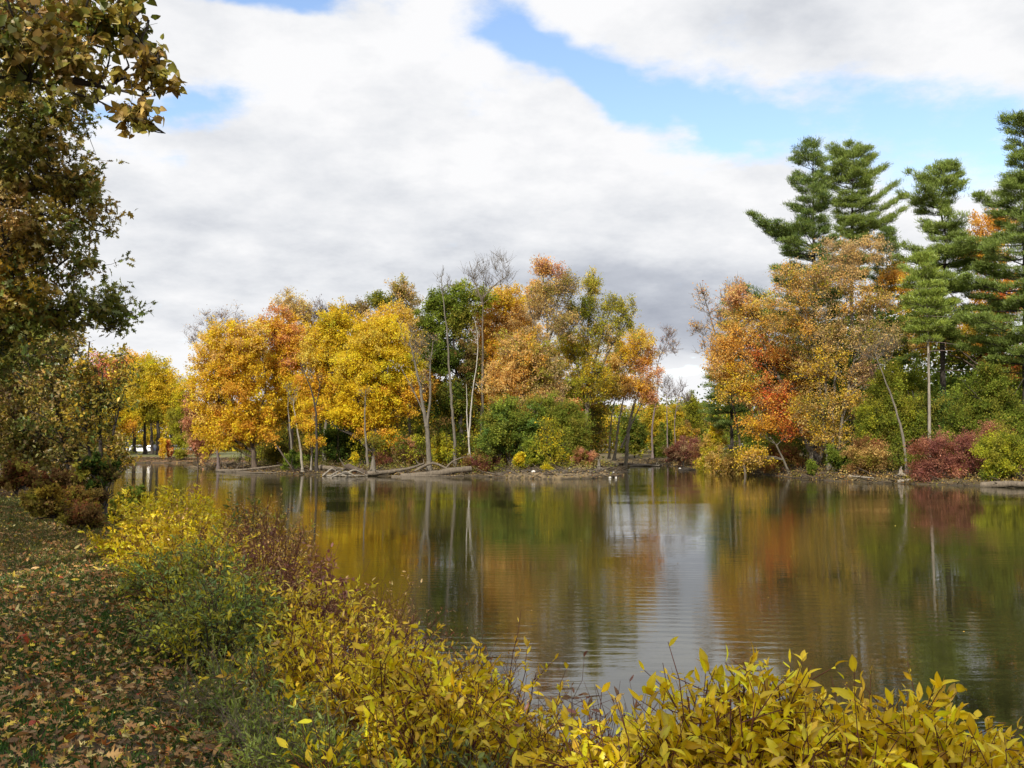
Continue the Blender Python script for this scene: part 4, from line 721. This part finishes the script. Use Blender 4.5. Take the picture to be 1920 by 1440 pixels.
# rubble, sticks and stones of the muddy bank
rng = rngf(340); b = MB(); n = 900; x = rng.uniform(-2, 10, n * 4); y = rng.uniform(75, 92, n * 4); ok = (poly_sd(x, y, ISLE) < -.1) & (poly_sd(x, y, ISLE) > -3.2); x, y = x[ok][:n], y[ok][:n]; n = len(x); z = hgt(x, y)
a = rng.uniform(0, 3.14, n); L = rng.uniform(.15, .9, n); p0 = np.stack([x, y, z + .03], 1); p2 = p0 + np.stack([np.cos(a) * L, np.sin(a) * L, rng.uniform(-.05, .35, n) * L], 1)
tubes(b, np.stack([p0, (p0 + p2) / 2 + rng.normal(size=(n, 3)) * .04, p2], 1), np.tile([.035, .028, .015], (n, 1)), BK['tan'] * rng.uniform(.4, 1.2, (n, 1)), 4)
tag(b.build('bank_sticks', M_BARK), None, None, kind='stuff')
for i, (px, Y, s, lab) in enumerate([(1143, 79.2, .13, 'rounded white rock at the right tip of the muddy bank'), (1154, 80, .10, 'smaller white rock just right of the rounded white rock'), (1067, 81.6, .16, 'white rock under the yellow leaved sapling'), (1053, 82, .13, 'small white rock left of the one under the sapling'), (1000, 78.8, .17, 'pale rock at the foot of the muddy bank'), (1149, 84, .12, 'small white rock near the right tip of the island shrubs'), (1274, 108, .18, 'white rock at the waterline by the red brown thicket')]):
    rng = rngf(350 + i); x = P2(px, Y); z = max(hz(x, Y), 0); b = MB(); nu, nv = 9, 6; th = np.linspace(0, 2 * np.pi, nu, endpoint=False); ph = np.linspace(.05, np.pi - .05, nv); V = np.stack([np.outer(np.sin(ph), np.cos(th)), np.outer(np.sin(ph), np.sin(th)), np.outer(np.cos(ph), np.ones(nu)) * .65], -1) * s * rng.uniform(.78, 1.15, (nv, nu, 1)) + [x, Y, z + s * .35]
    ii = np.arange(nu * nv).reshape(nv, nu); jj = np.roll(ii, -1, 1); b.add(V.reshape(-1, 3), np.stack([ii[:-1], ii[1:], jj[1:], jj[:-1]], -1).reshape(-1, 4), (.62, .6, .55)); tag(b.build('pale_rock', M_BARK, None, (x, Y, z), smooth=True), lab, 'rock', 'pale rocks on the muddy bank')
# ================================================================== near bank: big trees at the left
tree('oak_tree', 'large oak with lobed green and brown leaves overhanging the path at the left', 12, [(-520, 1300), (-510, 600), (-480, 0), (-440, -700)], .30,
     [(60, 330, 150, 75, 'OL OB GR'), (150, 400, 75, 45, 'OL OB GR'), (100, 500, 100, 50, 'OL GR OB'), (30, 430, 110, 70, 'OL OT OB'), (70, 600, 110, 45, 'GR OL OB'), (185, 600, 70, 40, 'GR GR OL'), (-20, 560, 120, 90, 'OL BR G'), (20, 680, 110, 40, 'GR DG OL'), (30, 210, 170, 90, 'OL GR OB'), (60, 60, 150, 90, 'OL GR OB'), (-260, 300, 200, 300, 'OL GR OB', 0), (-400, -300, 420, 400, .8)],
     950, 66, .082, 'OL OB GR', bark='dark', clr=.42, limbs=4, tw=5, seed=401, tpl=T_OAK, leafmat=M_NEAR, twig_r=.004, trmin=.008, zscale=.8,
     stems=[(.17, (-490, 300), (-200, 330), (20, 380), (150, 420), (210, 440)), (.17, (-500, 520), (-200, 560), (60, 590), (180, 590), (250, 585)), (.17, (-490, 100), (-150, 180), (60, 240), (180, 290))])
tree('linden_tree', 'linden bough with large rounded olive brown leaves at the top left corner', 8.2, [(-820, 1600), (-800, 600), (-760, -200), (-740, -900)], .26,
     [(230, 50, 75, 45, 'OL OB GR'), (150, 110, 85, 50, 'OL OT OB'), (250, 130, 50, 34, 'OL OB'), (285, 110, 28, 22, 'OT TN YG OL'), (270, 175, 36, 16, 'OL OB'), (265, 232, 44, 18, 'OL OT OB'), (215, 195, 50, 24, 'OL GR'), (90, 40, 100, 70, 'OL GR OT'), (-60, 100, 140, 110, 'OL OB GR'), (215, -40, 90, 50, 'OL OB'), (-100, -150, 300, 150, 'OL OB GR'), (-420, -300, 420, 300, .8)],
     330, 46, .064, 'OL OB GR', bark='dark', clr=.30, limbs=3, tw=4, seed=402, tpl=T_HEART, leafmat=M_NEAR, twig_r=.0035, trmin=.006, droop=.15, zscale=.8,
     stems=[(.16, (-780, 300), (-300, 150), (50, 100), (140, 150), (190, 190), (250, 222), (310, 250)), (.14, (-780, 100), (-200, 0), (120, 60), (230, 90), (300, 120)), (.10, (140, 150), (200, 165), (290, 180)), (.12, (-770, 0), (-200, -100), (120, -40), (290, 0))])
GS = 'young trees beside the path'
tree('young_tree', 'multi stemmed young tree with thin olive leaves where the path ends', 26, [(196, 985), (190, 880), (188, 780), (192, 700)], .075,
     [(205, 700, 50, 40), (170, 740, 55, 50), (215, 760, 30, 40), (180, 800, 60, 44), (215, 870, 30, 34), (150, 690, 24, 24)], 120, 36, .10, 'OL OB GR G', bark='dark', clr=.5, seed=411, leafmat=M_NEAR, tpl=T_OVAL, twig_r=.005, trmin=.012, group=GS, up=.6,
     stems=[(.8, (194, 960), (205, 850), (222, 760), (245, 690)), (.7, (192, 960), (165, 860), (160, 760), (150, 690)), (.6, (190, 940), (225, 860), (252, 800))])
tree('young_tree', 'taller young tree left of the multi stemmed one with rust and olive leaves', 29, [(140, 965), (148, 860), (158, 740), (168, 640)], .09,
     [(120, 650, 50, 40), (100, 710, 60, 50), (160, 760, 50, 50), (100, 790, 60, 50), (140, 850, 50, 40)], 160, 42, .11, 'OB BR OL GR', bark='dark', clr=.55, seed=412, leafmat=M_NEAR, tpl=T_OVAL, twig_r=.006, trmin=.012, group=GS, up=.6, stems=[(.7, (142, 940), (120, 850), (100, 760), (95, 690)), (.6, (145, 900), (180, 800), (205, 720))])
tree('young_tree', 'yellow brown small tree at the left edge above the path end', 36, [(40, 930), (45, 860), (50, 780), (55, 720)], .09,
     [(50, 740, 70, 45), (20, 800, 60, 50), (90, 810, 60, 46), (60, 870, 70, 34), (0, 700, 70, 50)], 210, 50, .13, 'OB BR OL GR', bark='dark', clr=.6, seed=413, leafmat=M_NEAR, tpl=T_OVAL, twig_r=.007, trmin=.015, group=GS)
tree('young_tree', 'golden young tree between the left edge and the dark saplings', 42, [(100, 915), (100, 850), (98, 780)], .09,
     [(100, 800, 60, 44), (120, 860, 60, 34), (70, 850, 50, 36), (180, 850, 50, 34), (130, 750, 50, 40)], 190, 50, .14, 'OB OL BR OT', bark='dark', clr=.7, seed=414, leafmat=M_NEAR, tpl=T_OVAL, twig_r=.007, trmin=.015, group=GS)
tree('path_tree', 'tall dark green tree at the far left edge behind the oak boughs', 46, [(-60, 905), (-60, 700), (-50, 450)], .28,
     [(-20, 560, 130, 110, 'OL G BR'), (-40, 700, 140, 90, 'GR OL OB'), (-60, 400, 150, 130, 'G OT OL'), (20, 640, 80, 60, 'GR DG OL'), (-60, 830, 130, 60, 'BR OL G')], 330, 60, .19, 'OL', bark='dark', clr=.9, seed=415)
tree('path_tree', 'shaded broad tree closing the path at the left', 62, [(10, 895), (10, 780), (15, 650)], .28,
     [(30, 680, 90, 70, 'OL BR G'), (-20, 780, 100, 70, 'G OL BR'), (90, 750, 70, 60, 'OL G BR'), (60, 840, 90, 40, 'BR OL G')], 280, 60, .20, 'OL', bark='dark', clr=1.0, seed=416)
def bushn(*a, **k): return bush(*a, group='shrubs beside the path', **k)
bushn('dark_shrub', 'very dark olive shrub at the foot of the multi stemmed young tree', 190, 23.5, 110, 150, 'DG OL DB', 9500, 421, .08, 6)
bushn('brown_shrub', 'rust brown undergrowth bush left of the dark olive shrub', 110, 25, 110, 80, 'BR DB RB OL', 7000, 422, .07, 6, cat='shrub')
bushn('brown_shrub', 'brown red low bush at the path edge before the dark shrub', 150, 21.5, 80, 60, 'BR RB OL OB', 5000, 423, .06, 5)
bushn('brown_shrub', 'rusty bush at the left edge where the path ends', 30, 32, 120, 60, 'RB BR DB OL', 6500, 424, .09, 6)
bushn('green_shrub', 'green shrub hanging over the water behind the first yellow shrub', 240, 22, 90, 84, 'GR LG OL OB', 6000, 425, .07, 6)
bushn('brown_shrub', 'olive and brown weeds behind the far yellow shrub at the water', 305, 21.5, 100, 56, 'OL OB BR GR', 5200, 429, .06, 6)
# unseen neighbours of the path whose shade falls over the bank
for i, (x, y, H) in enumerate([(-8.5, -6, 15), (-1.5, -9.5, 16), (-15, 2, 15), (-17, 12, 14), (-21, 22, 14), (-27, 34, 14), (-14, -12, 17), (14, -14, 14)]):
    rng = rngf(430 + i); z = hz(x, y); org = (x, y, z); root = thing('park_tree', 'tall leafy park tree standing behind the viewer along the path', 'tree', org, 'park trees behind the viewer'); w = MB(); lf = MB()
    q = np.array([(x + .1 * math.sin(k), y + .1 * math.cos(k * 1.3), z - .1 + H * .8 * k / 9) for k in range(10)]); tubes(w, q[None], [np.linspace(.3, .05, 10)], BK['brown'], 9, rng)
    cc, _ = in_blobs(rng, [(np.array([x, y, z + H * .62]), H * .30, H * .30, H * .36, 1)], 150, .4); p0 = q[rng.integers(3, 10, 150)]; tubes(w, bez(p0, (p0 + cc) / 2 + [0, 0, .5], cc, 5), np.tile(np.linspace(.06, .015, 5), (150, 1)), BK['brown'], 4)
    gi = np.repeat(np.arange(150), 70); pos = cc[gi] + rng.normal(size=(len(gi), 3)) * .75; leaves(lf, T_DIAM, pos, norm(rng.normal(size=pos.shape)), norm(rng.normal(size=pos.shape) + [0, 0, .7]), .24 * rng.uniform(.6, 1.2, len(gi)), colours(rng, len(gi), 'OL G BR', gi))
    w.build('trunk', M_BARK, root, org, smooth=True); lf.build('crown', M_LEAF, root, org)
# ================================================================== near bank: shrub belt
bushn('brown_shrub', 'brown weedy bush on the lawn side of the dark olive shrub', 98, 20.5, 110, 66, 'BR OB OL DB', 6000, 427, .06, 7)
bushn('brown_shrub', 'dull brown weeds where the far yellow shrub begins', 150, 18.6, 90, 50, 'BR OL DB RB', 5000, 428, .05, 6)
GN = 'yellow leaved shrubs in the bank planting'
def sh(label, x, y, rx, ry, H, nst, nlf, ls, pal, seed, name='yellow_shrub', top=None, **k):
    if top: H = (CAMZ - (top - 835) / F * y - hz(x, y)) / .97
    return shrub(name, label, x, y, rx, ry, H, nst, nlf, ls, pal, seed=seed, group=k.pop('group', GN), **k)
sh('farthest yellow shrub where the belt meets the dark saplings', -7.1, 20.5, 1.06, 1.32, 1.2, 60, 7020, 0.066, 'NY NG OL', 501)
sh('bright yellow shrub behind the water gap left of the feathery stalks', -5.7, 17, 1.06, 1.32, 1.1, 70, 8775, 0.066, 'NY NY NG', 502)
sh('yellow shrub spilling onto the leaf litter near the dull red bush', -5.05, 14.6, 0.94, 1.08, .95, 70, 8370, 0.062, 'NY NG NY', 503)
sh('deep yellow shrub on the lawn side above the blue green weeds', -3.95, 12.2, 0.89, 1.08, .95, 60, 6480, 0.062, 'NY G NY NG', 504)
sh('thin yellow brown shrub at the water behind the bright yellow shrub', -4.9, 19.5, 1.18, 1.32, 1.5, 70, 3400, 0.070, 'OT YG BR', 505, group=None, name='brown_shrub', stemc='brown')
sh('blue green leafy weeds between the yellow shrubs', -3.55, 11.2, 0.77, 0.96, .80, 70, 7600, 0.055, 'BG WG YG LG NG', 506, name='green_weeds', group='green weeds in the bank planting', stemc='brown')
sh('dense blue green weeds nearest the leaf covered lawn', -2.85, 10.0, 0.73, 0.96, .72, 76, 9000, 0.052, 'BG LG WG YG OB', 507, name='green_weeds', group='green weeds in the bank planting', stemc='brown')
sh('green weeds in front of the purple brown plants', -2.55, 8.7, 0.71, 0.84, .78, 70, 7200, 0.046, 'BG WG LG NG', 508, name='green_weeds', group='green weeds in the bank planting', stemc='brown')
sh('low tangled green weeds with straw stalks at the lawn edge', -1.8, 7.0, 0.50, 0.72, .48, 40, 6500, 0.055, 'WG LG BG LG', 509, name='green_weeds', group='green weeds in the bank planting', stemc='tan', tpl=T_LANCE)
sh('fine leaved green weeds trailing over the litter', -1.35, 5.9, 0.36, 0.54, .36, 40, 6500, 0.046, 'WG LG BG LG', 510, name='green_weeds', group='green weeds in the bank planting', stemc='tan', tpl=T_LANCE)
sh('lowest green weeds next to the nearest yellow shoots', -1.0, 5.0, 0.29, 0.42, .3, 36, 4800, 0.041, 'WG LG LG', 511, name='green_weeds', group='green weeds in the bank planting', stemc='tan', tpl=T_LANCE)
GP = 'brown twiggy shrubs at the waterline'
sh('rust brown shrub with tiny yellow leaves behind the blue green weeds', -4.1, 15.8, 1.06, 1.20, 1.5, 120, 5600, 0.045, 'OT RB YG G', 512, name='brown_shrub', group=GP)
sh('red brown twiggy shrub left of the purple plants', -3.35, 13.4, 0.94, 1.08, 1.4, 120, 5200, 0.045, 'RB BR OT G', 513, name='brown_shrub', group=GP)
sh('brown shrub with scattered small gold leaves before the golden reflection', -2.95, 12.0, 0.89, 0.96, 1.4, 110, 4400, 0.050, 'RB G OT PU', 514, name='brown_shrub', group=GP)
sh('dark purple leaved shrub standing against the water', -2.15, 10.9, 0.45, 0.48, 1.25, 46, 1900, 0.070, 'PU PU RB', 515, name='purple_shrub', group=None)
sh('second smaller purple plant below the dark purple shrub', -2.0, 9.6, 0.41, 0.42, .95, 40, 1500, 0.055, 'PU RB PU', 516, name='purple_shrub', group=None)
sh('hazy brown twigs rising from the water right of the purple shrub', -1.5, 10.2, 1.06, 0.72, 1.3, 130, 2600, 0.040, 'BR OT RB', 517, name='brown_shrub', group=GP, r=.004)
sh('fine brown twigs over the water behind the yellow shrubs', -.45, 8.9, 0.71, 0.48, 1.0, 80, 1300, 0.032, 'BR RB OT', 518, name='brown_shrub', group=GP, r=.004)
sh('tall yellow shrub with narrow pale leaves right of the blue green weeds', -1.75, 8.9, 0.72, 0.72, 1.22, 72, 4893, 0.055, 'NY NG NY YP DN', 519)
sh('yellow shrub behind the big yellow shrub near the water', -.85, 7.9, 0.72, 0.60, 1.10, 72, 4502, 0.055, 'NY NG NY DN', 520)
sh('yellow shrub with red stems left in the middle of the bank', -1.3, 6.9, 0.65, 0.60, 0.97, 72, 4502, 0.058, 'NY NG NY G DN', 521)
sh('large yellow shrub at the middle of the bank', -.75, 6.0, 0.58, 0.60, 0.94, 76, 4502, 0.063, 'NY NY NG DN', 522)
sh('yellow shrub leaning out over the water in the middle', -.15, 6.2, 0.56, 0.54, 1.03, 67, 3915, 0.063, 'NY NY G DN', 523)
sh('yellow shrub in front of the sunlit water glints', -.35, 5.25, 0.48, 0.48, .78, 64, 3132, 0.062, 'NY NG NY DN', 524)
sh('yellow shrub right below the big yellow shrub beside the brown twigs', .10, 5.35, 0.42, 0.42, .72, 52, 2250, 0.062, 'NY G NG DN', 525)
sh('nearest low yellow shoots beside the leaf litter', -.78, 4.62, 0.27, 0.24, .36, 19, 508, 0.064, 'NY NG NY DN', 526)
sh('yellow sprigs poking out of the blue green weeds', -3.3, 10.7, 0.94, 0.96, .95, 30, 700, 0.060, 'NY NG DN', 550)
sh('lower yellow sprigs between the green weeds and the purple plant', -2.45, 9.4, 0.71, 0.72, .92, 34, 1000, 0.055, 'NY NG DN', 551)
sh('dry straw coloured stalks leaning over the leaf litter', -1.75, 6.6, 0.71, 0.96, .55, 34, 160, 0.037, 'TN BR', 552, name='dry_stalks', group='dry stalks in the bank planting', stemc='tan', r=.003)
sh('thin dead stalks in the trailing green weeds', -1.2, 5.4, 0.53, 0.60, .5, 26, 120, 0.032, 'TN BR', 553, name='dry_stalks', group='dry stalks in the bank planting', stemc='tan', r=.003)
sh('feathery dark stalks with drooping leaves before the far logs', -4.7, 17.5, 0.41, 0.42, 1.75, 9, 420, 0.090, 'GR BR DG', 554, name='green_weeds', group=None, stemc='brown', bare=.6)
sh('loose red brown twigs threading through the blue green weeds', -2.7, 9.9, .8, .9, 1.0, 60, 900, .04, 'RB OT OB', 555, name='brown_shrub', group=GP, r=.004)
sh('loose brown twigs among the bright yellow far shrubs', -4.7, 14.2, 1.0, 1.2, 1.15, 70, 1500, .045, 'OB OT RB YG', 556, name='brown_shrub', group=GP, r=.004)
sh('reddish bare stems standing in the middle yellow shrubs', -.9, 6.6, .8, .8, 1.08, 50, 500, .04, 'RB OT NG', 557, name='brown_shrub', group=GP, r=.004)
sh('low green undergrowth beneath the middle yellow shrubs', -.25, 4.75, .5, .35, .38, 70, 2600, .05, 'GR LG DG', 527, name='green_weeds', group='green weeds in the bank planting', stemc='tan')
sh('green undergrowth at the foot of the brown twigs', .45, 4.5, .4, .4, .45, 60, 1900, .05, 'GR DG LG', 528, name='green_weeds', group='green weeds in the bank planting', stemc='tan')
sh('sparse brown twiggy shrub with curled dry leaves before the bright water', .72, 5.3, .5, .4, 1.0, 60, 520, .045, 'RB BR OT', 529, name='brown_shrub', group=GP, r=.0035)
sh('thin brown twigs with a few rust leaves left of the nearest yellow shrub', .42, 5.0, .45, .4, .92, 50, 520, .05, 'RB BR PU', 530, name='brown_shrub', group=GP, r=.0035)
sh('airy brown twigs rising above the left side of the nearest yellow shrub', 1.1, 5.2, .35, .35, .95, 30, 200, .05, 'RB BR', 531, name='brown_shrub', group=GP, r=.003)
sh('lone brown twigs with round tan leaves at the right edge of the water', 2.25, 4.7, .35, .2, .78, 14, 60, .05, 'TN OT', 532, name='brown_shrub', group=GP, r=.003)
GK = 'yellow shrubs nearest the viewer'
sh('nearest yellow shrub left part with hanging leaves', .42, 3.15, 0.29, .3, 0.74, 82, 4117, 0.053, 'NY NY NG DN NY NY NY', 541, top=1370, group=GK, hv=(.72, 1.0), sh=.2, tl=.21, tilt=.7, leafup=1.0, r=.005, bare=.45)
sh('nearest yellow shrub with its top shoot against the bright water', .72, 3.2, 0.31, .3, 0.99, 108, 6015, 0.053, 'NY NY NG DN NY NY NY', 542, top=1265, group=GK, hv=(.72, 1.0), sh=.2, tl=.21, tilt=.7, leafup=1.0, r=.005, bare=.45)
sh('full yellow shrub right of the top shoot', 1.0, 3.2, 0.34, .3, 0.93, 115, 6332, 0.053, 'NY NY NG G DN NY NY NY', 543, top=1347, group=GK, hv=(.72, 1.0), sh=.2, tl=.21, tilt=.7, leafup=1.0, r=.005, bare=.45)
sh('yellow shrub with broad upright leaves at the lower right', 1.3, 3.2, 0.29, .3, 0.97, 96, 5067, 0.056, 'NY NY NY DN NY NY NY', 544, top=1342, group=GK, hv=(.72, 1.0), sh=.2, tl=.21, tilt=.7, leafup=1.0, r=.005, bare=.45)
sh('yellow shrub at the lower right corner', 1.62, 3.15, 0.34, .3, 0.86, 103, 5067, 0.053, 'NY NG G DN NY NY NY', 545, top=1447, group=GK, hv=(.72, 1.0), sh=.2, tl=.21, tilt=.7, leafup=1.0, r=.005, bare=.45)
sh('green and yellow shrub cut by the lower right corner', 1.5, 2.7, 0.39, .2, 0.78, 108, 4435, 0.050, 'NG LG Y DN NY NY NY', 546, top=1492, group=GK, hv=(.72, 1.0), sh=.2, tl=.21, tilt=.7, leafup=1.0, r=.005, bare=.4)
sh('yellow shrub filling the bottom edge right of the middle', .85, 2.75, 0.50, .2, 0.78, 115, 5067, 0.050, 'NY NG Y DN NY NY NY', 547, top=1432, group=GK, hv=(.72, 1.0), sh=.2, tl=.21, tilt=.7, leafup=1.0, r=.005, bare=.4)
sh('yellow shrub behind the lower right corner shrub at the water', 1.75, 3.7, .35, .3, 0.80, 85, 3443, 0.056, 'NY NY NG DN NY NY', 548, top=1427, group=GK, hv=(.72, 1.0), sh=.2, tl=.21, tilt=.7, leafup=1.0, r=.004, bare=.4)
sh('greenish yellow shrub low at the right edge', 1.95, 3.2, .3, .3, 0.80, 78, 3081, 0.056, 'NG NY LG NY NY', 549, top=1462, group=GK, hv=(.72, 1.0), sh=.2, tl=.21, tilt=.7, leafup=1.0, r=.004, bare=.4)
sh('dense yellow shrub in the very corner at the lower right', 1.72, 3.0, .34, .3, .93, 70, 4200, 0.056, 'NY NY NG DN NY NY NY', 561, top=1462, group=GK, r=.004, bare=.4, hv=(.72, 1.0), sh=.2, tl=.2, leafup=.9)
sh('golden shrub between the upright leaved shrub and the corner', 1.5, 3.45, .34, .3, .95, 70, 4200, 0.056, 'NY NY DN NY NY NY', 562, top=1372, group=GK, r=.004, bare=.4, hv=(.72, 1.0), sh=.2, tl=.2, leafup=.9)
# ================================================================== lawn: grass, fallen leaves, path
def lawn_pts(rng, n, ymin, ymax, dens_pow=1.0, right=True):
    y = ymin * (ymax / ymin) ** (rng.uniform(0, 1, n) ** dens_pow); x0 = P2(-120, y); x1 = np.interp(y, [3, 5, 6, 8, 11, 17, 24, 36], [.9, .4, -.4, -1.4, -2.6, -5.2, -9.0, -14]); x = x0 + (x1 - x0) * rng.uniform(0, 1, n)
    return x, y, hgt(x, y)
rng = rngf(601); n = 120000; x, y, z = lawn_pts(rng, n, 4.0, 30); ok = (vn(x, y, .55) + vn(x, y, .17, 4) * .6 + rng.normal(size=n) * .5 > -.35); x, y, z = x[ok], y[ok], z[ok]; n = len(x); b = MB()
leaves(b, T_BLADE, np.stack([x, y, z], 1), norm(rng.normal(size=(n, 3)) * [.7, .7, .2] + [0, 0, 1.1]), norm(rng.normal(size=(n, 3))), (.035 + .0028 * y) * rng.uniform(.6, 1.4, n), np.clip(np.array([.062, .130, .022]) * rng.uniform(.5, 1.5, (n, 1)) * rng.uniform(.85, 1.15, (n, 3)) * (1 + ssm(9, 16, y)[:, None] * np.array([.7, -.1, .2])), 0, 1))
tag(b.build('grass', M_GRASS), None, None, kind='stuff')
rng = rngf(602); n = 42000; x, y, z = lawn_pts(rng, n, 4.0, 38, .86); dl = vn(x, y, 1.1, 1) * .7 + vn(x, y, .33, 2) * .35 + .55 * ssm(-2.6, 0, x + .47 * y) + rng.normal(size=n) * .45; ok = dl > -.06 - .12 * (y > 9); x, y, z = x[ok], y[ok], z[ok]; n = len(x); b = MB()
LIT = np.array([(.30, .15, .06), (.22, .10, .045), (.36, .20, .09), (.15, .075, .035), (.26, .12, .05), (.45, .30, .06), (.50, .36, .05), (.40, .13, .04), (.34, .05, .03), (.42, .32, .16), (.20, .12, .07), (.10, .055, .03)])
lw = np.array([3, 3, 2.8, 2.5, 2.5, 2.0, 1.4, .8, .25, 2.2, 2.5, 2]); cc = LIT[rng.choice(len(LIT), n, p=lw / lw.sum())] * rng.uniform(.65, 1.5, (n, 1)) * np.array([1.2, 1.32, 1.05])
for lo, hi, tpl in ((0, .4, T_MAPLE), (.4, .7, T_OAK), (.7, 1.01, T_ELL)):
    u = rngf(603).uniform(0, 1, n); s = (u >= lo) & (u < hi); m = s.sum(); rr_ = rngf(604)
    leaves(b, tpl, np.stack([x, y, z + rr_.uniform(.015, .06, n)], 1)[s], norm(rng.normal(size=(m, 3)) * [1, 1, .28]), norm(rng.normal(size=(m, 3)) * .6 + [0, 0, 1]), ((.046 if tpl is not T_ELL else .058) * rng.uniform(.4, 1.6, m)) * (1 + .012 * y[s]), cc[s])
tag(b.build('fallen_leaves', M_LITTER), None, None, kind='stuff')
# paved path, only its edge shows in the lower left corner
m_, g_ = mat('path_gravel'); n_ = g_.noise(g_.n('ShaderNodeTexCoord').outputs['Object'], 60, 6, .7); p_ = g_.n('ShaderNodeBsdfPrincipled'); g_.l(g_.ramp(n_, [(.3, (.10, .095, .09)), (.7, (.26, .25, .24))]), p_.inputs['Base Color']); p_.inputs['Roughness'].default_value = .9
g_.l(p_.outputs[0], g_.n('ShaderNodeOutputMaterial').inputs[0])
L_ = np.array([(-1.9, -6), (-2.05, 1), (-2.31, 4.6), (-2.72, 5.4), (-4.1, 7.6), (-7.3, 12.5), (-12.2, 20), (-20, 32)]); b = MB(); V = []; K = 160
for k in range(K):
    t = k / (K - 1) * (len(L_) - 1); i = min(int(t), len(L_) - 2); p = L_[i] * (1 - t + i) + L_[i + 1] * (t - i)
    for w in np.linspace(0, 2.2, 8): V.append((p[0] - w, p[1], hz(p[0] - w, p[1]) + .012))
ii = np.arange(K * 8).reshape(K, 8); b.add(V, np.stack([ii[:-1, :-1], ii[1:, :-1], ii[1:, 1:], ii[:-1, 1:]], -1).reshape(-1, 4)); tag(b.build('path', m_), None, None, kind='structure')
# floating leaves on the pond
rng = rngf(701); n = 260; x = rng.uniform(-20, 30, n * 3); y = rng.uniform(7, 80, n * 3); ok = poly_sd(x, y, POND) < -.5; x, y = x[ok][:n], y[ok][:n]; n = len(x); b = MB()
leaves(b, T_OVAL, np.stack([x, y, np.full(n, .012)], 1), norm(rng.normal(size=(n, 3)) * [1, 1, .05]), norm(rng.normal(size=(n, 3)) * .1 + [0, 0, 1]), .045 * rng.uniform(.5, 1.3, n), colours(rng, n, 'OT BR G DB', np.arange(n)))
tag(b.build('floating_leaves', M_LITTER), None, None, kind='stuff')
